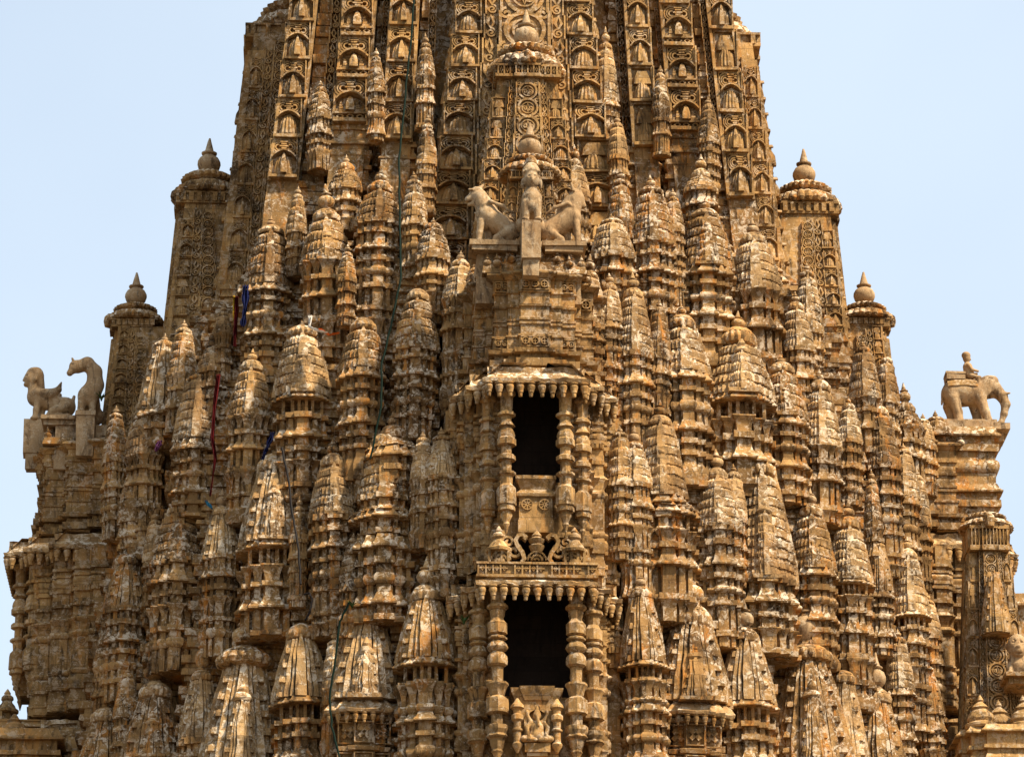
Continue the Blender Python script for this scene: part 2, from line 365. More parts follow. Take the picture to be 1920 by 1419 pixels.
def bell_panel(k=0):
    b = MB(); frame(b); h = 1 + rnd.uniform(-.04, .03)
    pr = [(.33, .08), (.375, .11), (.365, .20), (.345, .38), (.31, .55), (.24, .70), (.15, .81), (.04, .89)]
    b.lathe([(r, z * h) for r, z in pr], 56, (0, .0, 0), nf=14, fl=.20, sy=.72)
    if k % 2 == 0: b.rings([[(-.11, -.36, .08), (.11, -.36, .08), (.11, 0, .08), (-.11, 0, .08)], [(-.10, -.34, .45), (.10, -.34, .45), (.10, 0, .45), (-.10, 0, .45)], [(-.02, -.17, .86), (.02, -.17, .86), (.02, 0, .86), (-.02, 0, .86)]])
    if k < 3: curls(b, .03)
    else:                                    # a worn one: the curls are almost gone
        b.rings([[(x, .04, z) for x, z in ((-.42, .68), (.42, .68), (.36, .95), (.2, 1.25), (-.25, 1.26), (-.40, .95))], [(x * .85, -.16, .68 + (z - .68) * .85) for x, z in ((-.42, .68), (.42, .68), (.36, .95), (.2, 1.25), (-.25, 1.26), (-.40, .95))]])
    return b
def shrine_panel():
    b = MB(); frame(b); b.box(-.5, .5, -.22, .04, .22, .28)
    for x in (-.30, 0, .30): b.ribbon([(x - .10, .15), (x, .22), (x + .10, .15), (x, .07)], .05, .03, -.18, True)
    b.rings([[(-.13, -.32, .28), (.13, -.32, .28), (.13, 0, .28), (-.13, 0, .28)], [(-.12, -.30, .50), (.12, -.30, .50), (.12, 0, .50), (-.12, 0, .50)], [(-.07, -.22, .68), (.07, -.22, .68), (.07, 0, .68), (-.07, 0, .68)], [(-.01, -.12, .82), (.01, -.12, .82), (.01, 0, .82), (-.01, 0, .82)]])
    for sg in (-1, 1):
        for k in range(4): b.box(sg * .25 - .09 + .012 * k, sg * .25 + .09 - .03 * k, -.20 + .03 * k, .03, .28 + k * .10, .28 + k * .10 + .07, .006)
        b.box(sg * .385 - .035, sg * .385 + .035, -.14, .03, .28, .40, .006)
    curls(b, .03); return b
BELL = [bell_panel(i).mesh('bell_niche', CARV, amp=.014, freq=4) for i in (0, 1, 2, 1, 0, 2, 3)]
SHRINE = [shrine_panel().mesh('shrine_niche', CARV, amp=.010, freq=4) for _ in range(2)]
def niche(parent, loc, wd, ht, kind='bell', rz=0.0, tilt=0.10, depth=None):
    me = rnd.choice(BELL if kind == 'bell' else SHRINE)
    o = link(kind + '_niche', me, parent, loc); o.rotation_euler = (-tilt, 0, rz); o.scale = (wd, depth or wd * 1.15, ht / 1.36); return o

# ------------------------------------------------------------------ main tower body and its vertical bands
TAP = 0.085                                 # how far the tower leans in per metre of height
ZREF = zf(200, YC - 5)
def main_tower():
    cols = []                               # (left px, right px, distance of its face from the axis)
    spec = [(522, 572, 4.72, 1), (628, 690, 5.0, 2), (722, 775, 5.3, 3), (1183, 1227, 5.3, 3), (1254, 1310, 5.0, 2), (1348, 1393, 4.72, 1)]
    for a, b_, r, k in spec:
        xa, xb = at(a, 200, YC - r).x, at(b_, 200, YC - r).x; cols.append((xa, xb, r, k))
    pts = []; rec = 4.35
    pts.append((cols[0][0] - .04, -3.9))
    for xa, xb, r, k in cols: pts += [(xa, -rec), (xa, -r), (xb, -r), (xb, -rec)] if not (k == 1 and xa < 0) else [(xa - .04, -r), (xb, -r), (xb, -rec)]
    pts[-1] = (cols[-1][1] + .04, -3.9); pts[-2] = (cols[-1][1] + .04, -cols[-1][2])
    X1, X0 = cols[-1][1] + .04, cols[0][0] - .04
    plan = pts + [(X1, 4.6), (X0, 4.6)]
    b = MB(); zs = np.arange(30.0, 44.1, .5)
    b.prism(plan, [(z, 0, 1 - TAP * (z - ZREF) / 5) for z in zs], dens=.5)
    body = b.build('tower_body', SAND, TEMPLE, amp=.025, freq=2.5)
    ends = {1: [430, 345, 267, 190, 115, 40, -35, -110], 2: [318, 236, 150, 68, -15, -97], 3: [338, 268, 196, 118, 45, -28, -100]}
    right = {1: [445, 365, 280, 202, 120, 40, -40], 2: [325, 240, 157, 75, -8, -90], 3: [345, 270, 185, 115, 40, -35, -105]}
    for xa, xb, r, k in cols:
        # plain raised strip with the niches as its parts
        rows = (ends if xa < 0 else right)[k]; Y = YC - r
        zz = [zf(p, Y, 700) for p in rows]; s_ = lambda z: 1 - TAP * (z - ZREF) / 5
        st = MB(); wd0 = xb - xa
        for e in (xa, xb):
            st.rings([[((e + q * .05 - .03) * s_(z), -(r * s_(z)) + y, z) for q, y in ((0, -.09), (1.2, -.09), (1.2, .05), (0, .05))] for z in np.linspace(zz[1] - .05, 43, 12)])
        band = st.build('tower_band', CARV, TEMPLE, amp=.008)
        for i in range(1, len(rows) - 1):
            z0, z1 = zz[i], zz[i + 1]; s0 = s_(z0)
            niche(band, ((xa + xb) / 2 * s0, -r * s0 - .005, z0), wd0 * s0, (z1 - z0) * .985, 'shrine' if k == 2 else 'bell', tilt=math.atan(TAP * r / 5))
        bs = MB(); top = zz[1]; n = 6; hh = (zz[1] - zz[0]) * 1.5      # stacked base mouldings under the lowest niche
        pl = [((xa - .02), -r - .03), (xb + .02, -r - .03), (xb + .02, -r + .6), (xa - .02, -r + .6)]
        u = .075
        sq = [(t, h * hh / 8.4) for t, h in (('slab', .8), ('neck', .8), ('kapota', 1.1), ('neck', .7), ('slab', .6), ('bell', 1.3), ('slab', .5), ('wall', 1.4), ('torus', 1.2))]
        bs.prism(pl, profile(sq, top, 1, u)); bs.build('band_base', SAND, band, amp=.014)
    # recesses: stacked slabs with little spires standing in them
    for (a, b_, r) in ((577, 624, 4.5), (694, 718, 4.6), (779, 812, 4.7), (1146, 1180, 4.7), (1230, 1250, 4.6), (1314, 1345, 4.5)):
        xa, xb = at(a, 200, YC - r).x, at(b_, 200, YC - r).x; m = MB(); z = zf(420, YC - r)
        while z < 42:
            h = rnd.uniform(.10, .30); s0 = 1 - TAP * (z - ZREF) / 5; o = rnd.choice((.0, .06, .14, .10)); d = rnd.uniform(0, .04)
            m.box((xa + d) * s0, (xb - d) * s0, -(r + o) * s0, -(r - .5) * s0, z, z + h * .92, .01, rnd.choice((0, 0, .03))); z += h
        z = zf(330, YC - r); wv = min((xb - xa) * .16, .07)
        while z < 41:
            s0 = 1 - TAP * (z - ZREF) / 5; cx = (xb - wv * 1.6) * s0; q = MB(); sg = 1 if xa > 0 else -1
            q.ribbon(spiral(cx, z + wv * 1.2, wv * 1.05, 1.6, R(90), sg), wv * .36, .06, -.06)
            q.ribbon([(cx, z + wv * 2.2), (cx + wv * .6, z + wv * 3.4), (cx, z + wv * 5.0), (cx - wv * .6, z + wv * 3.4)], wv * .5, .06, -.06, True)
            for e in (-1.3, 1.3): q.ribbon([(cx + wv * e, z), (cx + wv * e, z + wv * 5.25)], wv * .4, .1, -.08)
            m.merge(q, lambda p: (p[0], p[1] - (r + .15) * (1 - TAP * (p[2] - ZREF) / 5), p[2])); z += wv * 5.2
        col = m.build('recess_mouldings', SAND, TEMPLE, amp=.010)
main_tower()

# ------------------------------------------------------------------ half spires leaning against the four faces (local frame: axis at the origin, face towards -y)
def half_spire(z0, z1, r0, r1, h0, h1, crown, pitch, thick, nb=9, back=1.6):
    """returns a list of (name, parent index, mesh, loc, rot, scale) so that one design serves several faces"""
    cols_ = {}
    def stamp(key, me, loc, rot, sc):
        from mathutils import Euler
        M = Matrix.LocRotScale(Vector(loc), Euler(rot), Vector(sc)); b_ = cols_.setdefault(key, MB()); b_.add([tuple(M @ v.co) for v in me.vertices], [tuple(p.vertices) for p in me.polygons])
    items = []; f = lambda z: (z - z0) / (z1 - z0)
    rr = lambda z: r0 + (r1 - r0) * f(z) ** 1.1; hh = lambda z: h0 + (h1 - h0) * f(z) ** 1.1
    b = MB(); rs = []
    for z in np.linspace(z0, z1, 14):
        r, h = rr(z), hh(z); k = thick * (h / h0)
        P_ = [(.60, -r + .10), (.60, -r + .16), (.56, -r + .16), (.56, -r + .02), (.40, -r + .02), (.40, -r + .07), (.37, -r + .07), (.37, -r - .03)]
        L_ = [(-h, -r + k * 5.0), (-h * 1.0, -r + .10)] + [(-x * h, y) for x, y in P_]; ring = [(-h * .90, -r + back + k * 4)] + L_ + [(-x, y) for x, y in reversed(L_)] + [(h * .90, -r + back + k * 4)]
        rs.append([(x, y, z) for x, y in ring])
    b.rings(rs); items.append(('half_spire', -1, b.mesh('half_spire', CARV, amp=.008), (0, 0, 0), (0, 0, 0), (1, 1, 1)))
    tilt = math.atan((r0 - r1) / (z1 - z0))
    z = z0; wpan = .38
    while z + pitch < z1 + .02:                # bell niche columns on the face and on both flanks
        r, h = rr(z), hh(z); lean = (h0 - h1) / (z1 - z0)
        for sg in (-1, 1):
            stamp(('f', sg), rnd.choice(BELL), (sg * h * .80, -r + .095, z), (-tilt, sg * 0, 0), (h * wpan, h * wpan * .9 + .05, pitch * .985 / 1.36))
            stamp(('s', sg), rnd.choice(BELL), (sg * (h - .01), -r + .10 + thick * .9 * h / h0, z), (-math.atan(lean), 0, sg * math.pi / 2), (thick * 1.5 * h / h0, thick * 1.3, pitch * .985 / 1.36))
        z += pitch
    for key, b_ in cols_.items(): items.append(('niche_column', 0, b_.mesh('niche_column', CARV, amp=.006), (0, 0, 0), (0, 0, 0), (1, 1, 1)))
    def scroll(q, cx, z, wv, sg):              # spirals and leaves down a narrow band
        q.ribbon(spiral(cx, z + wv * 1.2, wv * 1.05, 1.6, R(90), sg), wv * .34, .03, -.05)
        q.ribbon([(cx, z + wv * 2.2), (cx + wv * .6, z + wv * 3.4), (cx, z + wv * 5.0), (cx - wv * .6, z + wv * 3.4)], wv * .55, .03, -.05, True)
        q.ribbon([(cx - wv * 1.2, z), (cx - wv * 1.2, z + wv * 5.2)], wv * .3, .03, -.06); q.ribbon([(cx + wv * 1.2, z), (cx + wv * 1.2, z + wv * 5.2)], wv * .3, .03, -.06)
    def rings_(q, z, k):                       # filigree of linked rings
        ang = np.linspace(0, 2 * math.pi, 21)[:-1]
        q.ribbon([(k * math.cos(a), z + k + k * math.sin(a)) for a in ang], k * .22, .04, -.06, True)
        q.ribbon([(.62 * k * math.cos(a), z + k + .62 * k * math.sin(a)) for a in ang], k * .10, .04, -.05, True)
        for sg in (-1, 1):
            q.ribbon(spiral(sg * k * .30, z + k * .95, k * .30, 1.4, R(200), sg), k * .12, .04, -.05)
            q.ribbon(spiral(sg * k * .95, z + k * 1.95, k * .33, 1.3, R(90), -sg), k * .15, .04, -.055)
            q.ribbon([(sg * k * 1.27, z - .02), (sg * k * 1.27, z + 2.1 * k)], k * .16, .04, -.07)
        q.ribbon([(0, z + k * .5), (k * .16, z + k), (0, z + k * 1.5), (-k * .16, z + k)], k * .12, .04, -.05, True)
    for sg in (-1, 1):
        sc = MB(); z = z0 + .1; fk = MB()
        while True:
            wv = hh(z) * .075
            if z + 5.2 * wv > z1: break
            q = MB(); scroll(q, sg * hh(z) * .48, z, wv, sg); sc.merge(q, lambda p: (p[0], p[1] - (rr(p[2]) - .03), p[2])); z += wv * 5.2
        items.append(('scroll_band', 0, sc.mesh('scroll_band', CARV, amp=.004), (0, 0, 0), (0, 0, 0), (1, 1, 1)))
        z = z0 + .1; wv = thick * .26
        while z + 5.2 * wv < z1:
            q = MB(); scroll(q, 0, z, wv, sg); k_ = thick * hh(z) / h0
            fk.merge(q, lambda p: (sg * (hh(p[2]) - p[1]), -rr(p[2]) + .10 + k_ * 2.05 + p[0], p[2])); z += wv * 5.2
        z = z0 + .1; kk = thick * .62
        while z + 2.1 * kk < z1:
            q = MB(); rings_(q, z, kk * hh(z) / h0); k_ = thick * hh(z) / h0
            fk.merge(q, lambda p: (sg * (hh(p[2]) - p[1]), -rr(p[2]) + .10 + k_ * 3.4 + p[0], p[2])); z += 2.05 * kk * hh(z) / h0
        items.append(('flank_filigree', 0, fk.mesh('flank_filigree', CARV, amp=.004), (0, 0, 0), (0, 0, 0), (1, 1, 1)))
    fi = MB(); z = z0 + .15
    while z < z1 - .25:
        k = hh(z) * .27; q = MB(); rings_(q, z, k); fi.merge(q, lambda p: (p[0], p[1] - (rr(p[2]) + .025), p[2])); z += k * 2.05
    items.append(('filigree_band', 0, fi.mesh('filigree_band', CARV, amp=.004), (0, 0, 0), (0, 0, 0), (1, 1, 1)))
    # railing, cushion discs and pot
    rw, rh, ah, aw, ph, pw = crown; r, h = r1, h1; dc = -r + h * .95
    ra = MB(); y = -r - .10
    ra.box(-rw, rw, y, dc + h, z1 + rh * .84, z1 + rh, .006); ra.box(-rw, rw, y, dc + h, z1 - .02, z1 + rh * .16, .006); ra.box(-rw * .94, rw * .94, y + .09, dc + h, z1, z1 + rh * .9)
    ra.box(-rw * .42, rw * .42, y - .05, y + .05, z1 - .03, z1 + rh * .16); ra.box(-rw * .42, rw * .42, y - .05, y + .05, z1 + rh * .84, z1 + rh + .01)
    n = 11
    for i in range(n):
        x = -rw + (i + .5) * 2 * rw / n; yy = y - (.04 if abs(x) < rw * .42 else 0); wd = rw / n
        ra.box(x - wd * .30, x + wd * .30, yy, yy + .08, z1 + rh * .1, z1 + rh * .9, .004)
        ra.ribbon([(x + wd, z1 + rh * .25), (x + wd * 1.35, z1 + rh * .5), (x + wd, z1 + rh * .75), (x + wd * .65, z1 + rh * .5)], wd * .25, yy + .07, yy + .01, True)
    for s_ in (-1, 1):
        for i in range(7):
            yy = y + .12 + i * (dc + h - y) / 7.5; ra.box(s_ * rw - .03, s_ * rw + .03, yy, yy + .10, z1 + rh * .1, z1 + rh * .9, .004)
    items.append(('railing', 0, ra.mesh('railing', CARV, amp=.006), (0, 0, 0), (0, 0, 0), (1, 1, 1)))
    z = z1 + rh
    c1 = MB(); c1.lathe([(aw * .62, 0), (aw * .62, ah * .1)], 24, (0, dc, z)); nf = 26
    c1.lathe([(aw * 1.02, z + ah * .02), (aw * 1.08, z + ah * .12), (aw * .98, z + ah * .36), (aw * .72, z + ah * .52), (aw * .6, z + ah * .56)], nf * 4, (0, dc, 0), nf=nf, fl=.08)
    c1.lathe([(aw * .52, z + ah * .5), (aw * .58, z + ah * .56), (aw * .78, z + ah * .66), (aw * .80, z + ah * .76), (aw * .60, z + ah * .9), (aw * .32, z + ah)], nf * 4, (0, dc, 0), nf=nf, fl=.09)
    # a carved face under the disc, as on the photographed ones
    fb = MB(); c1.lathe([(.02, -.16), (.09, -.13), (.12, 0), (.10, .1), (.03, .17)], 12, (0, dc - aw * .92, z + ah * .20))
    items.append(('crown_disc', 0, c1.mesh('crown_disc', SAND, amp=.012), (0, 0, 0), (0, 0, 0), (1, 1, 1)))
    fm = finial_mesh(pw, ph).mesh('finial', STAT, amp=.006); items.append(('finial', 0, fm, (0, dc, z + ah * .94), (0, 0, 0), (1, 1, 1)))
    return items
def put(items, ang, label=None, d=(0, 0, 0)):
    objs = []
    for name, par, me, loc, rot, sc in items:
        if par < 0:
            o = link(name, me, TEMPLE, d, ang)
            if label: o['label'] = label
        else:
            o = link(name, me, objs[par], loc); o.rotation_euler = rot; o.scale = sc
        objs.append(o)
    return objs
zA = zf(108, YC, 470)
HS0 = half_spire(31.5, zA, 6.45, 5.80, 2.02, 1.22, (1.1, .32, .95, 1.22, 1.0, .42), .80, .30, back=2.2)
zB = zf(143, YC - 7.3)
HS1 = half_spire(30.2, zB, 7.62, 7.22, 1.30, .60, (.65, .26, .68, .76, .90, .255), .475, .31, back=2.1)
zC = zf(336, YC - 8.55)
HS2 = half_spire(29.4, zC, 8.78, 8.52, .80, .40, (.42, .17, .46, .60, .80, .235), .34, .24, back=1.7)
for ang, nm in ((0, 'front'), (-math.pi / 2, 'left'), (math.pi / 2, 'right')):
    rt = nm == 'right'
    put(HS0, ang, 'tallest leaning half spire on the ' + nm + ' of the tower', (-.46 if rt else 0, 0, 0)); put(HS1, ang, 'middle leaning half spire on the ' + nm + ' of the tower', (-.20 if rt else 0, 0, 0)); put(HS2, ang, 'lowest and smallest leaning half spire on the ' + nm + ' of the tower', (-.45 if rt else 0, 0, .3 if rt else 0))

# ------------------------------------------------------------------ sculpting: smooth-blended solids turned into one surface
def sculpt(prims, cell=0.02, k=0.03, amp=0.006, freq=9):
    """prims: ('c', p0, p1, r0, r1) tapered limb | ('e', centre, radii[, rotation about y]) ; sign '-' first cuts"""
    lo = np.full(3, 1e9); hi = -lo
    for q in prims:
        q = q[1:] if q[0] == '-' else q
        if q[0] == 'c':
            for p, r in ((q[1], q[3]), (q[2], q[4])): lo = np.minimum(lo, np.array(p) - r); hi = np.maximum(hi, np.array(p) + r)
        else: m = max(q[2]); lo = np.minimum(lo, np.array(q[1]) - m); hi = np.maximum(hi, np.array(q[1]) + m)
    lo -= 3 * cell; hi += 3 * cell; n = np.ceil((hi - lo) / cell).astype(int) + 1
    X, Y, Z = np.meshgrid(*[lo[i] + cell * np.arange(n[i]) for i in range(3)], indexing='ij'); F = np.full(X.shape, 1e3)
    for q in prims:
        cut = q[0] == '-'; q = q[1:] if cut else q
        if q[0] == 'c':
            a, b = np.array(q[1], float), np.array(q[2], float); d = b - a; L2 = d.dot(d) + 1e-9
            t = np.clip(((X - a[0]) * d[0] + (Y - a[1]) * d[1] + (Z - a[2]) * d[2]) / L2, 0, 1)
            D = np.sqrt((X - a[0] - t * d[0]) ** 2 + (Y - a[1] - t * d[1]) ** 2 + (Z - a[2] - t * d[2]) ** 2) - (q[3] + (q[4] - q[3]) * t)
        else:
            c, r = q[1], q[2]; x, y, z = X - c[0], Y - c[1], Z - c[2]
            if len(q) > 3: ca, sa = math.cos(q[3]), math.sin(q[3]); x, z = x * ca + z * sa, -x * sa + z * ca
            m = np.sqrt((x / r[0]) ** 2 + (y / r[1]) ** 2 + (z / r[2]) ** 2); D = (m - 1) * min(r)
        kk = k * (.5 if cut else 1)
        if cut: h = np.clip(.5 - .5 * (F + D) / kk, 0, 1); F = F * (1 - h) - D * h + kk * h * (1 - h)
        else: h = np.clip(.5 + .5 * (F - D) / kk, 0, 1); F = F * (1 - h) + D * h - kk * h * (1 - h)
    Sg = F < 0; nx, ny, nz = F.shape
    num = np.zeros((nx - 1, ny - 1, nz - 1)); acc = np.zeros(num.shape + (3,))
    cs = [(i, j, l) for i in (0, 1) for j in (0, 1) for l in (0, 1)]
    sub = lambda A, c: A[c[0]:nx - 1 + c[0], c[1]:ny - 1 + c[1], c[2]:nz - 1 + c[2]]
    for a in cs:
        for ax in range(3):
            if a[ax]: continue
            b = list(a); b[ax] = 1; f0, f1 = sub(F, a), sub(F, b); cr = (f0 < 0) != (f1 < 0)
            t = np.where(cr, f0 / np.where(cr, f0 - f1, 1), 0)
            for d in range(3): acc[..., d] += np.where(cr, a[d] + (t if d == ax else 0), 0)
            num += cr
    act = num > 0; idx = -np.ones(num.shape, int); ids = np.argwhere(act); idx[act] = np.arange(len(ids))
    V = (ids + acc[act] / num[act][:, None]) * cell + lo; faces = []
    for ax in range(3):
        u, v = [(1, 2), (2, 0), (0, 1)][ax]; sl0 = [slice(None)] * 3; sl1 = [slice(None)] * 3; sl0[ax] = slice(0, -1); sl1[ax] = slice(1, None)
        A, B = Sg[tuple(sl0)], Sg[tuple(sl1)]
        for e in np.argwhere(A != B):
            q = []
            for du, dv in ((0, 0), (-1, 0), (-1, -1), (0, -1)):
                c = e.copy(); c[u] += du; c[v] += dv; q.append(idx[tuple(c)] if (c >= 0).all() and (c < np.array(idx.shape)).all() else -1)
            if min(q) >= 0: faces.append(tuple(int(i) for i in (reversed(q) if A[tuple(e)] == False else q)))
    mb = MB(); mb.v = [tuple(map(float, p)) for p in V]; mb.f = faces; return mb
def px_prims(L_, px0, py0, m):              # prims given in photograph pixels (x, y, depth towards the viewer) about a foot point
    zk = m / math.cos(PITCH)
    P = lambda p: ((p[0] - px0) * m, -(p[2] if len(p) > 2 else 0) * m, (py0 - p[1]) * zk); out = []
    for q in L_:
        pre = ('-',) if q[0] == '-' else (); q = q[1:] if pre else q
        if q[0] == 'c': out.append((*pre, 'c', P(q[1]), P(q[2]), q[3] * m, q[4] * m))
        else: out.append((*pre, 'e', P(q[1]), (q[2][0] * m, q[2][2] * m, q[2][1] * zk), *[-a for a in q[3:]]))
    return out

# ------------------------------------------------------------------ projecting bays with two balconies each: designed once, set against three faces
def ZF(py, r): return zf(py, YC - r, 1003)
def stepplan(steps, back):                  # steps: (half width, r) from the middle out
    pts = []; 
    for i, (h, r) in enumerate(steps):
        if i: pts.append((h, -r))
        else: pts.append((h, -r))
        if i < len(steps) - 1: pts.append((h, -steps[i + 1][1]))
    pts.append((steps[-1][0], -back)); return [(-x, y) for x, y in reversed(pts)] + pts
def stepplan_ccw(steps, back):
    p = stepplan(steps, back); a = sum(p[i - 1][0] * p[i][1] - p[i][0] * p[i - 1][1] for i in range(len(p))); return p if a > 0 else p[::-1]
ITEMS = []                                  # (name, parent, mesh, location)
def it(name, par, me, loc=(0, 0, 0), rot=(0, 0, 0)): ITEMS.append((name, par, me, loc, rot, (1, 1, 1))); return len(ITEMS) - 1
def hanging(par, steps, back, z, h, gap):
    key = round(h, 2)
    if key not in PEND: PEND[key] = pendant_mesh(h).mesh('pendant', CARV, amp=.004)
    segs = []
    for i, (hw, r) in enumerate(steps):
        inner = steps[i - 1][0] if i else 0
        if i == 0: segs.append(((-hw, -r), (hw, -r)))
        else: segs += [((-hw, -r), (-inner, -r)), ((inner, -r), (hw, -r))]
        rn = steps[i + 1][1] if i < len(steps) - 1 else back
        segs += [((hw, -r), (hw, -rn)), ((-hw, -rn), (-hw, -r))]
    for a, b in segs:
        l = math.hypot(b[0] - a[0], b[1] - a[1]); n = max(1, int(round(l / gap)))
        for k in range(n):
            t = (k + .5) / n; x, y = a[0] + (b[0] - a[0]) * t, a[1] + (b[1] - a[1]) * t; k_ = .06
            it('pendant', par, PEND[key], (x * (1 - k_ / max(abs(x), .5) * (abs(x) > hw_min(steps))), y + k_, z + .01), (rnd.uniform(-.05, .05), rnd.uniform(-.05, .05), 0))
def hw_min(steps): return steps[0][0] - .02
def pillar_mesh(pairs, r, n=10):            # pairs: (z, radius factor)
    b = MB(); b.lathe([((q if q > .92 else q * .86) * r, z) for z, q in pairs], 8); return b
BAYSEQ = [('wall', 37), ('slab', 5), ('neck', 8), ('slab', 5), ('kumbha', 15), ('slab', 6), ('plinth', 9), ('wall', 22), ('slab', 6), ('wall', 18), ('kapota', 9), ('bell', 20), ('torus', 13), ('wall', 60), ('torus', 11), ('kumbha', 22), ('slab', 6), ('wall', 18), ('slab', 8), ('plinth', 14)]
def balcony(name, seg, r_e, pyE, pyT, pil_u, pil_r, pil_py, walls, wpy, par_half, par_py, label):
    # wing walls: two stepped stacks either side of a chamber coloured near black for its shade
    z1, z0 = ZF(wpy[0], walls[1][1]), ZF(wpy[1], walls[1][1]); sc = (z1 - z0) / sum(h for _, h in BAYSEQ); m = MB(); inner = walls[0][0]
    for sg in (-1, 1):
        pts = [(inner, -5.0)]
        for i in range(1, len(walls)):
            pts += [(walls[i - 1][0] if i == 1 else walls[i - 1][0], -walls[i][1]), (walls[i][0], -walls[i][1])]
        pts.append((walls[-1][0], -5.0))
        pl = pts if sg > 0 else [(-x, y) for x, y in reversed(pts)]
        a = sum(pl[i - 1][0] * pl[i][1] - pl[i][0] * pl[i - 1][1] for i in range(len(pl)))
        if a < 0: pl = pl[::-1]
        m.prism(pl, profile([(t, h) for t, h in BAYSEQ], z1, sc, .03), dens=.25)
        for j in range(1, len(walls)):       # each step a row of narrow moulded columns
            xa, xb = walls[j - 1][0], walls[j][0]; rj = walls[j][1]; n = 2
            for q in range(n):
                a_, b_ = xa + (xb - xa) * q / n + .012, xa + (xb - xa) * (q + 1) / n - .012; rr_ = rj - .10 * q; dz = rnd.uniform(-.01, .01) - .02 * q
                xs = (a_, b_) if sg > 0 else (-b_, -a_)
                m.prism([(xs[0], -rr_ - .02), (xs[1], -rr_ - .02), (xs[1], -rr_ + .5), (xs[0], -rr_ + .5)], [(z_ + dz, (o_ - .2) * .075) for z_, o_ in profile(BAYSEQ, z1, sc, 1.0)], dens=.25)
            m.prism([(sg * xb - .10, -rj + .12), (sg * xb + .03, -rj + .12), (sg * xb + .03, -rj + .34), (sg * xb - .10, -rj + .34)], [(z_, (o_ - .2) * .075) for z_, o_ in profile(BAYSEQ, z1, sc, 1.0)], dens=.25)
        for i in (1,):                       # carved rosettes on the plain panels
            zr = z1 - sc * 182; rosette(m, sg * (walls[0][0] + walls[1][0]) / 2, zr, .085, -walls[1][1] - .01)
            zt = z1 - sc * 80
            for j in range(1, len(walls)):
                xa, xb = walls[j - 1][0], walls[j][0]; n = 4
                for q in range(n):
                    x = sg * (xa + (q + .5) * (xb - xa) / n); m.ribbon([(x, zt + .05), (x, zt - .06)], (xb - xa) / n * .7, -walls[j][1] - .02, -walls[j][1] - .075)
        xo = walls[-1][0]                    # columns and rosettes along the outer flank
        for k in range(4):
            ya = walls[-1][1] - .06 - k * .34; w_ = .28; xo_ = xo + .02 + .05 * (k % 2) + .05 * k; dz = rnd.uniform(-.02, .02)
            xs = (xo_ - .4, xo_) if sg > 0 else (-xo_, -xo_ + .4)
            m.prism([(xs[0], -ya), (xs[1], -ya), (xs[1], -ya + w_), (xs[0], -ya + w_)], [(z_ + dz, (o_ - .2) * .08) for z_, o_ in profile(BAYSEQ, z1, sc, 1.0)], dens=.25)
            q = MB(); rosette(q, ya - w_ / 2, z1 - sc * 182, .085, 0); m.merge(q, lambda p: (sg * (xo_ + .012 - p[1]), -p[0], p[2]))
            q = MB()
            for t in range(5): x_ = ya - w_ * (t + .5) / 5; q.ribbon([(x_, z1 - sc * 80 + .06), (x_, z1 - sc * 80 - .06)], w_ / 8, .05, -.07)
            m.merge(q, lambda p: (sg * (xo_ + .012 - p[1]), -p[0], p[2]))
    root = it(name, -1, m.mesh(name, CARV, amp=.010))
    ITEMS[root] = ITEMS[root] + (label,)
    d = MB(); zl, zh = ZF(par_py[1], r_e) - .1, ZF(pyE, seg[0][1]) + .3; i_ = inner - .015      # near-black box closed in front, its colour standing in for the opening's shade
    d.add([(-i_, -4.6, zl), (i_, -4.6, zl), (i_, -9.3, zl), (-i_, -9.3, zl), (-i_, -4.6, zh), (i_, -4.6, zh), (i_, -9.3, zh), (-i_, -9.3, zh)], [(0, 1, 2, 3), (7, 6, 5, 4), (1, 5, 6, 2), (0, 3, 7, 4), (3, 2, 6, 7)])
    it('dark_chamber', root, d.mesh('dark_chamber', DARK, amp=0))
    zE, zT = ZF(pyE, seg[0][1]), ZF(pyT, seg[0][1] - .3); pl = stepplan_ccw(seg, 7.6); c = MB()
    c.prism(pl, [(zE + .36, -.17), (zE, -.15), (zE, 0), (zE + .07, .02), (zE + .09, -.03), (zE + (zT - zE) * .5, -.14), (zT, -.34), (zT + .01, -.8)], dens=.10)
    it('eave', root, c.mesh('eave', PALE, amp=.035, freq=6)); 
    hanging(root, seg, 8.2, zE, .29, .205)
    pm = None
    for sg in (-1, 1):
        if pm is None: pm = pillar_mesh([(ZF(p, pil_r), q) for p, q in reversed(pil_py)], .155 if 'upper' in name else .182, 12).mesh('pillar', CARV, amp=.007)
        it('pillar', root, pm, (sg * pil_u, -pil_r, 0)); it('pillar', root, pm, (sg * (pil_u + .33), -pil_r + .30, -.02))
    for sg in (-1, 1):                       # pilasters that carry the wing walls up to the eave
        for q in range(1, len(walls)):
            wing = MB(); x = sg * (walls[q][0] - .12); wing.box(x - .07, x + .07, -walls[q][1] - .05, -walls[q][1] + .2, z1 - .3, zE + .12, .006); wing.box(x - .10, x + .10, -walls[q][1] - .08, -walls[q][1] + .2, z1 - .02, z1 + .05, .006)
            it('pilaster', root, wing.mesh('pilaster', CARV, amp=.006))
    return root, zE, zT
UP = [(735, 1.05), (742, 1.1), (746, .9), (772, .82), (776, 1.1), (781, 1.12), (783, .8), (790, .75), (799, 1.0), (801, 1.08), (804, .8), (811, .95), (818, 1.05), (822, .98), (825, 1.15), (836, 1.15), (838, .75), (852, .7), (856, 1.1), (864, 1.12), (866, .72), (884, .70), (887, 1.15), (891, 1.15), (895, .9), (905, .82), (909, .8), (915, 1.1), (922, 1.18), (948, 1.18), (950, 1.0), (955, 1.05), (959, 1.05), (962, .8), (968, .82), (974, .6), (980, .42), (984, .5), (988, .34), (1002, .05)]
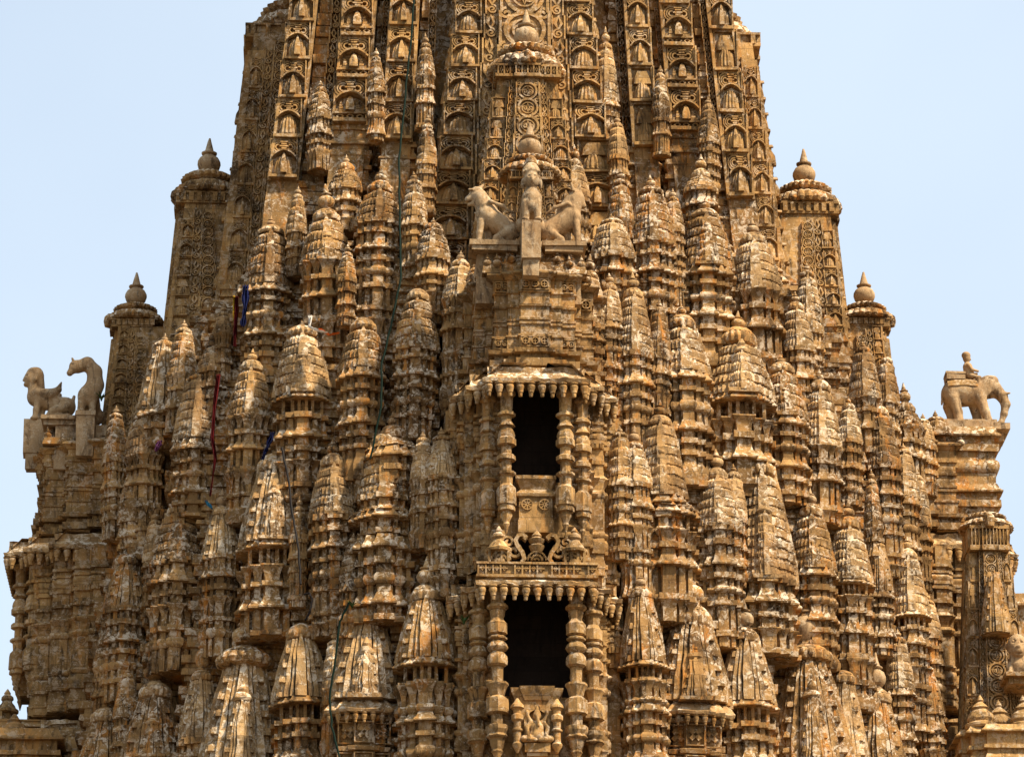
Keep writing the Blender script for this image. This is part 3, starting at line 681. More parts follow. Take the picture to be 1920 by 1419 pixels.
root, zE, zT = balcony('upper_balcony', [(1.0, 10.62), (1.30, 10.2), (1.58, 9.65)], 10.6, 716, 688, .55, 10.28, UP,
    [(.60, 0), (1.0, 9.95), (1.3, 9.55), (1.56, 9.1)], (738, 1066), .31, (893, 1000), 'balcony with a drooping row of stone pendants under a pale crusted eave')
p = MB(); z = lambda q: ZF(q, 10.2)         # its parapet
p.prism([(-.31, -10.2), (.31, -10.2), (.31, -9.9), (-.31, -9.9)], [(z(998), .02), (z(975), .02), (z(974), 0), (z(933), 0), (z(931), .05), (z(926), .06), (z(921), .01), (z(917), -.02), (z(907), .02), (z(899), .07), (z(893), .07)])
for sg in (-1, 1): rosette(p, sg * .16, z(946), .10, -10.2)
p.box(-.66, .66, -9.98, -9.85, z(1000), z(897), .01)
it('parapet', root, p.mesh('parapet', CARV, amp=.007))
for k, (x, wd) in enumerate(((0, .30), (-.62, .22), (.62, .22))): pass
# crest over the lower eave: frieze, corner pavilions, arch with an urn
LP = [(1098, .80), (1104, .82), (1133, .76), (1136, 1.08), (1141, 1.1), (1146, .9), (1155, .85), (1160, .72), (1164, .85), (1170, 1.02), (1176, 1.0), (1186, .98), (1189, 1.0), (1192, .7), (1196, 1.0), (1199, .98), (1202, .72), (1208, .95), (1215, 1.08), (1220, .95), (1224, .8), (1231, .98), (1240, 1.05), (1247, 1.0), (1252, .75), (1256, .68), (1278, .66), (1281, 1.12), (1285, 1.14), (1290, .95), (1300, .9), (1306, .8), (1311, 1.1), (1318, 1.16), (1338, 1.16), (1341, .72), (1359, .70), (1362, 1.15), (1370, 1.2), (1377, 1.0), (1382, 1.15), (1388, .9), (1398, .8), (1406, .6), (1410, .7), (1416, .45), (1440, .05)]
rootL, zE2, zT2 = balcony('lower_balcony', [(1.12, 10.72), (1.36, 10.3), (1.62, 9.75)], 10.7, 1096, 1080, .72, 10.4, LP,
    [(.74, 0), (1.06, 10.0), (1.32, 9.6), (1.60, 9.15)], (1108, 1440), .42, (1292, 1419), 'balcony with a lattice frieze and small domes on its eave and a seated figure on its parapet')
def add_crest():
    c = MB(); y = -10.62; zb, zt = ZF(1078, 10.6), ZF(1056, 10.6)
    c.box(-1.1, 1.1, y, -9.6, zb - .05, zt - .02, .01); c.box(-1.12, 1.12, y - .05, -9.6, zb - .05, zb + .0, .008); c.box(-1.12, 1.12, y - .05, -9.6, zt - .03, zt + .01, .01)
    n = 16
    for i in range(n):
        x0 = -1.08 + i * 2.16 / n; x1 = x0 + 2.16 / n; zc = (zb + zt) / 2
        if i % 5 == 4: continue
        c.ribbon([(x0, zb), (x0, zt)], .03, y, y - .045); c.ribbon([(x0, zc), (x1, zc)], .025, y, y - .04)
        c.ribbon([((x0 + x1) / 2 - .03, zc), ((x0 + x1) / 2, zc + .05), ((x0 + x1) / 2 + .03, zc), ((x0 + x1) / 2, zc - .05)], .02, y, y - .035, True)
    it('lattice_frieze', rootL, c.mesh('lattice_frieze', CARV, amp=.006))
    a = MB(); z0 = ZF(1056, 10.5); z1 = ZF(1002, 10.5); H = z1 - z0; y = -10.42
    for sg in (-1, 1):                       # tall scrolling brackets and fan shaped leaves
        a.ribbon([(sg * x, z0 + H * t) for x, t in ((.28, 0), (.23, .12), (.27, .35), (.36, .55), (.40, .75), (.34, .93), (.26, .97), (.20, .88), (.24, .80))], .075, y, y - .16)
        a.ribbon(spiral(sg * .42, z0 + H * .40, .15, 1.3, R(90), sg), .05, y, y - .12); a.ribbon(spiral(sg * .53, z0 + H * .72, .12, 1.3, R(200), sg), .045, y, y - .12)
        for xx in (0, sg * .66):
            for r in (.17, .10):
                a.ribbon([(xx + r * math.cos(t), z0 + .04 + r * math.sin(t)) for t in np.linspace(0, math.pi, 11)], .032, y - .06, y - .16)
            for t in np.linspace(.5, math.pi - .5, 5): a.ribbon([(xx + .03 * math.cos(t), z0 + .04 + .03 * math.sin(t)), (xx + .16 * math.cos(t), z0 + .04 + .16 * math.sin(t))], .025, y - .06, y - .14)
    a.lathe([(.09, z0 + H * .30), (.07, z0 + H * .36), (.12, z0 + H * .48), (.15, z0 + H * .60), (.10, z0 + H * .66), (.14, z0 + H * .74), (.16, z0 + H * .82), (.08, z0 + H * .9), (.10, z0 + H * .96), (.05, z0 + H * 1.08), (.02, z0 + H * 1.14)], 14, (0, y - .06, 0))
    it('crest_arch', rootL, a.mesh('crest_arch', CARV, amp=.006))
    for sg in (-1, 1):
        d = MB(); x = sg * .70; 
        d.lathe([(.17, z0), (.17, z0 + .06), (.10, z0 + .07), (.10, z0 + .20), (.24, z0 + .22), (.25, z0 + .27), (.19, z0 + .31), (.17, z0 + .36), (.11, z0 + .43), (.10, z0 + .47), (.13, z0 + .51), (.12, z0 + .56), (.06, z0 + .61), (.07, z0 + .64), (.01, z0 + .74)], 14, (x, y - .02, 0))
        for k in range(4): d.box(x - .2 + k * .115, x - .15 + k * .115, y - .17, y - .1, z0, z0 + .22, .004)
        it('corner_dome', rootL, d.mesh('corner_dome', CARV, amp=.010))
    p = MB(); z = lambda q: ZF(q, 10.4); Y0 = 10.4
    p.prism([(-.42, -Y0), (.42, -Y0), (.42, -10.1), (-.42, -10.1)], [(z(1419), .0), (z(1418), -.03), (z(1318), -.03), (z(1312), -.02), (z(1306), .0), (z(1297), .05), (z(1292), .06), (z(1290), .06)])
    p.prism([(-.26, -Y0 - .05), (.26, -Y0 - .05), (.26, -10.1), (-.26, -10.1)], [(z(1312), -.04), (z(1304), .0), (z(1294), .05), (z(1288), .06)])
    p.box(-.80, .80, -10.2, -10.0, z(1440), z(1300), .01)
    for sg in (-1, 1):
        p.lathe([(.02, z(1414)), (.05, z(1408)), (.09, z(1402)), (.10, z(1398)), (.07, z(1394)), (.07, z(1376)), (.10, z(1373)), (.10, z(1370)), (.07, z(1368)), (.07, z(1356)), (.11, z(1352)), (.11, z(1344)), (.07, z(1341)), (.08, z(1334)), (.13, z(1330)), (.12, z(1325)), (.07, z(1320)), (.02, z(1312))], 12, (sg * .36, -Y0 - .09, 0))
    p.ribbon([(-.21, z(1385)), (-.21, z(1350)), (-.15, z(1336)), (-.05, z(1330)), (0, z(1322)), (.05, z(1330)), (.15, z(1336)), (.21, z(1350)), (.21, z(1385))], .05, -Y0 + .04, -Y0 - .08)
    p.box(-.23, .23, -Y0 - .14, -Y0 + .1, z(1412), z(1396), .008); p.box(-.19, .19, -Y0 - .10, -Y0 + .1, z(1419), z(1412), .008)
    it('parapet', rootL, p.mesh('parapet', CARV, amp=.007))
    F = [('e', (0, -25), (13, 17, 10)), ('e', (0, -14), (15, 12, 12)), ('e', (0, -50), (7.5, 9, 7)), ('c', (0, -58), (0, -68), 5, 2), ('c', (-10, -38), (-19, -28, 4), 5, 4), ('c', (-19, -28, 4), (-17, -14, 9), 4, 3.5), ('c', (10, -38), (19, -28, 4), 5, 4), ('c', (19, -28, 4), (16, -14, 9), 4, 3.5),
         ('c', (-11, -37), (-18, -50, 3), 4.5, 3), ('c', (11, -37), (18, -50, 3), 4.5, 3), ('e', (-18, -54, 3), (4, 5, 4)), ('e', (18, -54, 3), (4, 5, 4)), ('c', (-10, -8, 4), (-24, -7, 8), 7.5, 6), ('c', (-24, -7, 8), (-4, -4, 14), 5.5, 4), ('c', (10, -8, 4), (24, -7, 8), 7.5, 6), ('c', (24, -7, 8), (5, -4, 14), 5.5, 4), ('c', (0, -48, 6), (2, -30, 11), 3.4, 2.2)]
    f = sculpt([q for q in px_prims([(q[0], (q[1][0], q[1][1], *q[1][2:]), *q[2:]) for q in F], 0, 0, .0100)], .011, .02)
    it('seated_figure', rootL, f.mesh('seated_figure', CARV, amp=.003), (0, -Y0 - .06, z(1396)))
add_crest()
def bay_block():
    m = MB(); r = 9.95; z = lambda q: ZF(q, r)
    steps = [(.27, 10.02), (.50, 9.92), (.76, 9.84), (.90, 9.42), (1.12, 9.34), (1.3, 8.8)]
    prof = [(690, .10), (676, .10), (675, .02), (666, .0), (665, .12), (658, .14), (655, .05), (654, .03), (634, .03), (633, .06), (630, .06), (629, 0), (611, 0), (610, .03), (606, .03), (605, 0), (603, 0), (602, .03), (598, .03), (597, .0), (578, 0), (577, .04), (573, .05), (572, .01), (552, .01), (551, .05), (549, .05), (548, .03), (527, .03), (526, .06), (522, .09), (519, .16), (516, .16), (509, .02), (506, -.10), (500, -.14)]
    m.prism(stepplan_ccw(steps, 6.0), [(z(p_), o * .95) for p_, o in prof], dens=.12)
    def frieze(x0, x1, y, pa, pb, n):
        za, zb = z(pa), z(pb); h = zb - za
        for i in range(n):
            a = x0 + (x1 - x0) * i / n; b_ = x0 + (x1 - x0) * (i + 1) / n; c = (a + b_) / 2
            m.ribbon([(a + .012, za), (a + .012, zb)], .03, y + .02, y - .03); m.ribbon([(b_ - .012, za), (b_ - .012, zb)], .03, y + .02, y - .03)
            rr = min((b_ - a) * .36, h * .42); m.ribbon([(a, za), (b_, za)], .02, y + .02, y - .04); m.ribbon([(a, zb), (b_, zb)], .02, y + .02, y - .04); m.ribbon([(c + rr * math.cos(t), za + h / 2 + rr * math.sin(t)) for t in np.linspace(0, 2 * math.pi, 13)[:-1]], rr * .30, y + .02, y - .07, True)
            m.ribbon([(c - rr, za + h / 2), (c + rr, za + h / 2)], rr * .24, y + .02, y - .06); m.ribbon([(c, za + h / 2 - rr), (c, za + h / 2 + rr)], rr * .24, y + .02, y - .06)
    for pa, pb in ((653, 635), (547, 528)):
        frieze(-.27, .27, -10.05, pa, pb, 3); frieze(-.76, -.5, -9.87, pa, pb, 2); frieze(.5, .76, -9.87, pa, pb, 2)
    for sg in (-1, 1): frieze(min(sg * .9, sg * 1.12), max(sg * .9, sg * 1.12), -9.37, 560, 540, 1)
    root = it('bay_block', -1, m.mesh('bay_block', CARV, amp=.005)); ITEMS[root] = ITEMS[root] + ('block of stepped stone wall panels above the balcony eave, carrying statue pedestals',)
    rf = MB(); zz = z(505)
    for k, (hw, yy, a, b_) in enumerate(((1.0, 9.92, 511, 496), (.80, 9.86, 498, 486), (.60, 9.82, 488, 475), (.36, 9.80, 477, 462))): rf.box(-hw, hw, -yy, -6.5, z(a), z(b_), .02, .03)
    it('stepped_roof', root, rf.mesh('stepped_roof', SAND, amp=.02))
    fm = finial_mesh(.085, .30).mesh('small_finial', SAND, amp=.006)
    for x, q, y in ((-.90, 496, 9.84), (-.70, 486, 9.78), (-.48, 475, 9.76), (.42, 475, 9.76), (.52, 486, 9.80), (.70, 486, 9.78), (.90, 496, 9.84), (.24, 462, 9.74), (-.72, 497, 9.88), (.66, 497, 9.88), (.44, 487, 9.84), (-.44, 487, 9.84), (1.05, 512, 9.5), (-1.05, 512, 9.5)): it('small_finial', root, fm, (x, -y, z(q) - .04))
    pd = MB(); q = lambda py: ZF(py, 10.2)
    pd.box(-.27, .10, -10.42, -9.25, 31.05, 31.82, .012); pd.box(-.24, .07, -10.34, -9.3, 30.72, 31.06, .012, -.01)
    it('statue_pedestal', root, pd.mesh('statue_pedestal', STAT, amp=.012))
    for sg, xa, xb in ((-1, -1.22, -.30), (1, .18, .96)):
        pl = MB(); pl.box(xa - .03, xb + .03, -9.98, -9.2, 31.50, 31.60, .012); pl.box(xa + .02, xb - .03, -9.94, -9.2, 31.40, 31.51, .01); pl.box(xa + .10, xb - .06, -9.70, -8.6, 30.4, 31.41, .015, .01)
        it('statue_pedestal', root, pl.mesh('statue_pedestal', STAT, amp=.012))
bay_block()
def put_bay(ang):
    objs = []; n_ped = 0; fringe = {}
    for q in ITEMS:
        name, par, me, loc, rot, sc = q[:6]
        if name == 'statue_pedestal':
            n_ped += 1
            if ang > 0 and n_ped > 1: objs.append(None); continue
        if name == 'pendant' and ang:
            fr = fringe.setdefault(par, MB()); fr.add([(v.co.x + loc[0], v.co.y + loc[1], v.co.z + loc[2]) for v in me.vertices], [tuple(p.vertices) for p in me.polygons]); objs.append(None); continue
        if par < 0: o = link(name, me, TEMPLE, (0, 0, -.36 if ang < 0 else (-.10 if ang > 0 else 0)), ang)      # the side bays sit a little lower
        else: o = link(name, me, objs[par], loc); o.rotation_euler = rot
        if len(q) > 6: o['label'] = {0: 'front ', 1: 'left side ', 2: 'right side '}[0 if ang == 0 else (1 if ang < 0 else 2)] + q[6]
        objs.append(o)
    for par, fr in fringe.items(): tag(fr.build('pendant_fringe', CARV, objs[par], amp=0), kind='stuff')
    return objs
bb = MB(); zt_ = ZF(1440, 10.0) - .06          # plain moulded wall that carries each bay from the ground
bb.prism(stepplan_ccw([(1.1, 10.55), (1.40, 10.2), (1.68, 9.5)], 4.9), [(.4, 0)] + [(z_, o_) for z_, o_ in profile([('kapota', .35), ('wall', .6), ('slab', .12), ('torus', .25), ('wall', 1.4), ('slab', .2)], zt_, 1, .12)], dens=.5)
it('bay_base', -1, bb.mesh('bay_base', SAND, amp=.015))
put_bay(0); put_bay(-math.pi / 2); put_bay(math.pi / 2)

# ------------------------------------------------------------------ miniature spires in tiers (pixel column of each in the photograph, then its own depth on the stepped mass)
CROWN, FIN = {}, {}
def mini(cx, tip, crown, top, base, bot, wpx, kind='S', front=0, pend=0, box=0, dy=0.0, pale=0, i=[0], fl=0):
    i[0] += 1; Y = surf_Y(cx, base) + dy; P = at(cx, base, Y); m = mpp(P); hw = wpx * m / 2 * 1.16; x = P.x
    Z = lambda py, d=0.0: at(cx, py, Y + d).z; worn = rnd.random() < .10
    if bot > base: bot += 45
    zb, zs, zt, zc, zp = Z(bot), Z(base), Z(top, hw * .5), Z(crown, hw * .8), Z(tip, hw * .8)
    loc = (x, Y + hw * .92 - YC, zs); mat = PALE if pale or rnd.random() < .3 else SAND
    b = MB(); shaft(b, hw, 0, zt - zs, 'R' if 'R' in kind else 'S', rnd.uniform(.44, .52))
    if front:                                # a smaller spire carved against the foot of the shaft
        fb = MB(); h = (zt - zs) * front; shaft(fb, hw * .44, 0, h, 'R' if 'R' in kind else 'S', .42)
        k = hw * .24; fb.lathe([(k, h), (k * 1.15, h + k * .3), (k * .95, h + k * .8), (k * .4, h + k * 1.1), (k * .5, h + k * 1.5), (k * .1, h + k * 2.3)], 14)
        fb.box(-hw * .52, hw * .52, -hw * .52, hw * .4, -hw * .10, .015, .01)
        b.merge(fb, lambda p: (p[0], p[1] - hw * .80, p[2] + .01))
    o = b.build('miniature_spire', mat, TEMPLE, loc, rnd.uniform(-.07, .07), amp=.010 + hw * .028, freq=6); o.rotation_euler = (rnd.uniform(-.018, .018), rnd.uniform(-.022, .022), rnd.uniform(-.07, .07))
    # pedestal
    if bot > base:
        H = zs - zb; u = min(.075, .03 + hw * .065); pb = MB(); plan = ratha(hw * .93, STEP3); z = 0.0
        if pend:
            st = [(hw * .5, hw * 1.12), (hw * .8, hw * 1.0), (hw * 1.12, hw * .80)]
            e = MB(); ee = stepplan_ccw([(a, d) for a, d in st], -hw * .9); e.prism(ee, [(-.30, -.05), (-.30, .03), (-.25, .05), (-.12, -.03), (-.02, -.12), (.02, -.2)], dens=.12)
            ev = e.build('eave', PALE, o, amp=.022, freq=7)
            for sx in np.linspace(-1.05, 1.05, 9):
                y = -hw * (1.12 if abs(sx) < .5 else (1.0 if abs(sx) < .8 else .8)); pendant(o, (sx * hw, y + .03, -.30), .20)
            z = -.30
        sq = []
        if box:                              # pierced box storeys or small columns
            for k in range(box):
                h = hw * .95; c = MB()
                if pend:
                    c.prism(ratha(hw * .82, [(.8, .8), (.42, 1.0)]), [(z - h, -.01), (z - h * .2, -.01), (z - h * .18, .07), (z - h * .06, .09), (z, .0)], dens=.3)
                    for xx, yy in ((0, -.82), (-.50, -.66), (.50, -.66)):
                        for a in (45, 135, 225, 315): c.ribbon([(xx * hw + .03 * math.cos(R(a)), z - h * .58 + .03 * math.sin(R(a))), (xx * hw + hw * .2 * math.cos(R(a)), z - h * .58 + hw * .2 * math.sin(R(a)))], hw * .13, yy * hw, yy * hw - .035)
                        c.ribbon([(xx * hw - hw * .27, z - h * .92), (xx * hw - hw * .27, z - h * .25), (xx * hw + hw * .27, z - h * .25), (xx * hw + hw * .27, z - h * .92)], .03, yy * hw, yy * hw - .05, True)
                else:
                    c.prism(plan, profile([('kapota', h * .30)], z, 1, u), dens=.2); column_niche(c, hw * .92, z - h, z - h * .28)
                c.build('niche_storey', SAND, o, amp=.010); z -= h
        if fl: sq += [('slab', .05), ('bell', hw * .75), ('neck', .04), ('torus', hw * .32)]
        sq += auto_seq(H + z - sum(h for _, h in sq), u, i[0]); pf = profile(sq, z, 1, 1.0)
        for x0, x1, yf in ((-.27, .27, 1.20), (-.64, -.36, .98), (.36, .64, .98), (-.96, -.73, .74), (.73, .96, .74), (-1.12, -.90, .30), (.90, 1.12, .30)):
            dz = rnd.uniform(-.012, .012); uu = min(u, .115 * hw + .008); c_ = .62 if yf < .5 else 1
            pb.prism([(x0 * hw, -yf * hw), (x1 * hw, -yf * hw), (x1 * hw, .35 * hw), (x0 * hw, .35 * hw)], [(q_[0] + dz, (q_[1] - .35) * uu * 1.25) for q_ in pf], dens=.2)
        pb.prism(ratha(hw, [(.72, .66), (.60, .86), (.32, 1.08)]) if 0 else ratha(hw * .95, [(.70, .70), (.60, .86), (.30, 1.06)]), [(z - sum(h for _, h in sq), 0), (z, 0)], dens=9)
        pb.build('pedestal', SAND, o, amp=.012, freq=6)
    rt = hw * rnd.uniform(.58, .68); ch = max(min((zc - zt) * 1.2, rt * (1.0 if kind.endswith('W') else 1.25)), .12)
    if crown < top:
        cw = max(rt, hw * .60) * (1.22 if kind.endswith('W') else 1.0); key = (round(cw, 2), round(ch, 2))
        if key not in CROWN: CROWN[key] = crown_mesh(cw, ch * .92, 12 if cw < .3 else 18).mesh('crown_disc', PALE if rnd.random() < .45 else SAND, amp=.014, freq=7)
        link('crown_disc', CROWN[key], o, (0, 0, zt - zs), rnd.uniform(0, 1))
    if tip < crown and not worn:
        fh = max(zp - zc, .12); fr = min(fh * .38, hw * .40); key = (round(fr, 2), round(fh, 2))
        if key not in FIN: FIN[key] = finial_mesh(fr, fh * 1.05).mesh('finial', rnd.choice((SAND, STAT, PALE)), amp=.010, freq=8)
        f_ = link('finial', FIN[key], o, (0, 0, zt - zs + ch * .90), rnd.uniform(0, 1)); f_.rotation_euler = (rnd.uniform(-.06, .06), rnd.uniform(-.06, .06), 0)
    return o
SP = [
 # upper left and centre left
 (503, 405, 425, 437, 532, 660, 66), (612, 348, 395, 412, 488, 610, 70, 'S', .5), (711, 315, 342, 358, 412, 575, 66), (812, 408, 420, 428, 476, 560, 46), (777, 322, 338, 345, 405, 470, 36),
 (418, 572, 588, 592, 625, 660, 26, 'S', 0, 0, 0, 0, 1), (781, 520, 545, 562, 645, 770, 62), (566, 600, 614, 628, 736, 890, 78, 'S', .55, 0, 1), (680, 580, 600, 618, 690, 860, 66), (468, 655, 678, 694, 778, 905, 62),
 (650, 460, 475, 480, 520, 560, 26), (571, 440, 455, 460, 520, 570, 28, 'S', 0, 0, 0, 0, 1), (660, 372, 385, 390, 440, 500, 26), (556, 350, 365, 372, 430, 470, 28), (628, 615, 630, 634, 700, 740, 22), (731, 580, 592, 597, 690, 760, 22), (830, 505, 520, 525, 600, 690, 28),
 (738, 748, 775, 822, 835, 840, 74), (862, 470, 488, 498, 556, 720, 46), (895, 488, 503, 510, 560, 700, 36), (398, 620, 640, 650, 690, 720, 40, 'S', 0, 0, 0, 0, 1),
 # left flank
 (367, 690, 703, 712, 822, 920, 64, 'S', 0, 0, 0, 0, 1), (270, 735, 752, 766, 852, 1000, 52), (320, 735, 748, 752, 806, 910, 26, 'S', 0, 0, 0, 0, 1), (420, 690, 712, 720, 790, 870, 30), (515, 640, 660, 668, 740, 800, 24), (233, 1020, 1040, 1058, 1136, 1260, 60, 'R'), (333, 905, 945, 962, 1050, 1190, 76, 'S', .6), (286, 1200, 1258, 1308, 1419, 1430, 92, 'R', .5),
 (190, 1270, 1312, 1355, 1460, 1480, 78, 'R'), (375, 1165, 1235, 1275, 1384, 1440, 62, 'R'), (413, 915, 948, 966, 1040, 1180, 54, 'R'), (345, 1075, 1090, 1095, 1150, 1240, 30), (290, 955, 975, 982, 1050, 1120, 34), (265, 880, 900, 908, 960, 1020, 30),
 # middle left
 (512, 828, 850, 884, 1012, 1140, 94, 'R', .6, 0, 1), (625, 822, 852, 874, 964, 1130, 66, 'S', .5, 0, 0, 0, 1), (581, 860, 880, 888, 948, 1010, 30, 'S', 0, 0, 0, 0, 1), (722, 805, 815, 830, 926, 960, 72), (722, 920, 935, 950, 958, 1120, 92, 'S', 0, 0, 1), (792, 810, 822, 828, 895, 960, 32, 'S', 0, 0, 0, 0, 1), (830, 800, 818, 824, 890, 1075, 46, 'R'),
 (465, 1010, 1030, 1036, 1070, 1130, 26), (810, 1032, 1050, 1056, 1080, 1120, 24), (668, 850, 868, 874, 930, 1000, 26), (560, 930, 950, 958, 1010, 1090, 26), (660, 1000, 1020, 1028, 1090, 1180, 36),
 # bottom left
 (450, 1115, 1186, 1248, 1440, 1470, 122, 'RW', .62), (565, 1128, 1162, 1197, 1306, 1470, 82, 'R', 0, 0, 1, 0, 1), (685, 1065, 1120, 1168, 1308, 1480, 108, 'R', .55, 1, 2), (800, 1040, 1093, 1126, 1232, 1480, 84, 'R', 0, 0, 1, 0, 0, [0], 1), (625, 1180, 1200, 1208, 1290, 1380, 32), (740, 1150, 1170, 1176, 1230, 1320, 28), (512, 1140, 1160, 1168, 1230, 1330, 28, 'R'), (615, 1290, 1310, 1318, 1390, 1440, 30),
 # upper right and centre right
 (1225, 330, 352, 362, 447, 580, 62), (1151, 400, 412, 418, 474, 560, 60, 'S', 0, 0, 0, 0, 1), (1327, 372, 395, 406, 496, 620, 76, 'S', .6), (1420, 412, 440, 455, 543, 665, 72), (1190, 508, 536, 556, 660, 805, 52, 'S', 0, 0, 0, 0, 1), (1237, 562, 576, 584, 666, 740, 32), (1285, 568, 590, 614, 696, 860, 74, 'S', 0, 0, 0, 0, 1),
 (1312, 602, 616, 622, 700, 760, 26), (1390, 585, 618, 646, 736, 880, 94, 'S', .75, 0, 1), (1498, 545, 565, 580, 650, 715, 46), (1517, 492, 508, 518, 616, 690, 42, 'S', 0, 0, 0, 0, 1), (1472, 665, 682, 698, 779, 885, 66, 'S', .5), (1541, 690, 712, 734, 835, 930, 58), (1594, 742, 756, 766, 824, 900, 36), (1503, 688, 712, 718, 800, 880, 28),
 (1106, 478, 510, 520, 606, 720, 46, 'S', 0, 0, 0, 0, 1), (1144, 512, 532, 542, 602, 760, 38, 'S', 0, 0, 0, 0, 1), (1165, 318, 338, 346, 410, 480, 36), (1265, 355, 370, 376, 430, 500, 28), (1316, 290, 318, 332, 350, 420, 46), (1375, 470, 485, 492, 550, 640, 26), (1268, 480, 495, 500, 560, 640, 26), (1455, 560, 580, 586, 650, 720, 28), (1355, 560, 575, 580, 640, 700, 26),
 # middle right
 (1244, 752, 782, 797, 927, 960, 68, 'S', .55), (1252, 900, 925, 935, 950, 1110, 86, 'S', 0, 0, 1), (1350, 826, 862, 898, 984, 1150, 64, 'S', .5, 0, 0, 0, 1), (1435, 832, 860, 890, 1085, 1180, 94, 'S', .6), (1527, 914, 945, 968, 1063, 1200, 64, 'S', .5), (1597, 922, 955, 990, 1085, 1270, 62, 'S', .5, 0, 1), (1378, 870, 885, 895, 970, 1040, 36, 'S', 0, 0, 0, 0, 1), (1192, 800, 830, 840, 905, 1060, 46, 'S', 0, 0, 0, 0, 1), (1165, 800, 812, 818, 890, 1000, 36),
 (1300, 850, 868, 875, 940, 1020, 30), (1480, 880, 895, 902, 960, 1050, 28), (1572, 880, 892, 900, 960, 1040, 26), (1400, 1040, 1058, 1065, 1120, 1180, 28), (1490, 1030, 1050, 1058, 1110, 1180, 28), (1552, 1060, 1080, 1088, 1150, 1260, 30), (1640, 880, 900, 906, 990, 1060, 26),
 # right flank
 (1658, 748, 764, 778, 870, 1030, 50, 'S', .5), (1710, 1002, 1025, 1046, 1146, 1330, 52, 'S', 0, 0, 1), (1653, 1000, 1018, 1026, 1106, 1180, 36, 'R'), (1655, 1215, 1282, 1318, 1450, 1480, 80, 'R'), (1620, 905, 925, 932, 1000, 1080, 24), (1745, 1110, 1125, 1132, 1190, 1300, 34), (1620, 1100, 1118, 1126, 1190, 1260, 30), (1745, 1230, 1250, 1258, 1330, 1450, 40, 'R'),
 # bottom right
 (1208, 1055, 1082, 1120, 1238, 1480, 64, 'R', 0, 0, 1, 0, 0, [0], 1), (1302, 1055, 1125, 1172, 1312, 1480, 110, 'R', .5, 1, 2), (1405, 1110, 1165, 1204, 1312, 1480, 80, 'R', 0, 0, 1, 0, 1), (1531, 1082, 1186, 1240, 1440, 1470, 120, 'RW', .62), (1592, 1200, 1240, 1282, 1440, 1470, 66, 'R'), (1258, 1120, 1140, 1148, 1230, 1340, 30), (1355, 1190, 1210, 1216, 1290, 1380, 28), (1465, 1140, 1160, 1168, 1240, 1340, 30), (1450, 1290, 1310, 1318, 1390, 1440, 30),
 (1703, 698, 735, 772, 800, 850, 50), (1760, 770, 782, 788, 830, 880, 40), (1735, 775, 786, 792, 835, 880, 34), (300, 625, 640, 650, 760, 790, 62, 'R', 0, 0, 0, 0, 1), (340, 600, 615, 622, 700, 760, 40), (215, 760, 775, 782, 860, 960, 34), (245, 880, 892, 900, 970, 1040, 36), (1700, 830, 842, 850, 930, 1040, 38), (1625, 640, 652, 660, 745, 800, 44), (1665, 660, 672, 680, 750, 800, 34), (1725, 880, 892, 900, 980, 1060, 34), (1690, 1180, 1195, 1205, 1290, 1400, 40), (200, 1150, 1165, 1172, 1250, 1340, 36), (235, 1250, 1262, 1270, 1340, 1430, 34),
 (600, 150, 162, 172, 215, 260, 34), (705, 85, 100, 112, 160, 215, 24), (798, 60, 78, 88, 140, 190, 26), (800, 215, 232, 240, 300, 350, 28), (648, 285, 300, 318, 345, 380, 44), (1138, 52, 82, 92, 185, 190, 34, 'S', 0, 0, 0, 0, 1), (1240, 120, 135, 145, 200, 245, 24), (1330, 180, 195, 205, 260, 300, 30), (1160, 215, 230, 238, 290, 330, 28), (1080, 272, 300, 310, 365, 420, 40, 'S', 0, 0, 0, 0, 1), (900, 335, 350, 356, 400, 440, 30),
]
for q in SP:
    q = list(q)
    if q[6] <= 31 and q[2] > 330 and random.Random(q[0] * 7 + q[1]).random() < .86: continue      # the thinnest ones stand only here and there
    if len(q) > 13: fl = q[14] if len(q) > 14 else 0; q = q[:13]; mini(*q, fl=fl)
    else: mini(*q)

# ------------------------------------------------------------------ statues (each a thing standing on a pedestal of the temple)
STATUE_GROUP = 'stone animal statues on the ledges'
def slim(L_, k=.88): return [q if q[0] == '-' else ((q[0], q[1], q[2], q[3] * k, q[4] * k) if q[0] == 'c' else (q[0], q[1], tuple(v * k for v in q[2]), *q[3:])) for q in L_]
def statue(name, label, cat, prims, px0, py0, Y, z, mat=STAT, cell=1.5, k=3.0, yaw=0.0, group=STATUE_GROUP):
    P = at(px0, py0, Y); m = mpp(P); mb = sculpt(px_prims(prims, px0, py0, m), cell * m, k * m)
    o = mb.build(name, mat, None, (P.x, Y, z if z is not None else P.z), yaw, amp=.004, ang=60); tag(o, label, cat, group); return o, m, P
def mirror(pr, cx):
    out = []
    for q in pr:
        c = list(q); n = 2 if q[0] == '-' else 1
        for i in (n, n + 1):
            if i < len(c) and isinstance(c[i], tuple) and not (c[n - 1] == 'e' and i == n + 1): c[i] = (2 * cx - c[i][0], *c[i][1:])
        if c[n - 1] == 'e' and len(c) > n + 2: c[n + 2] = -c[n + 2]
        out.append(tuple(c))
    return out
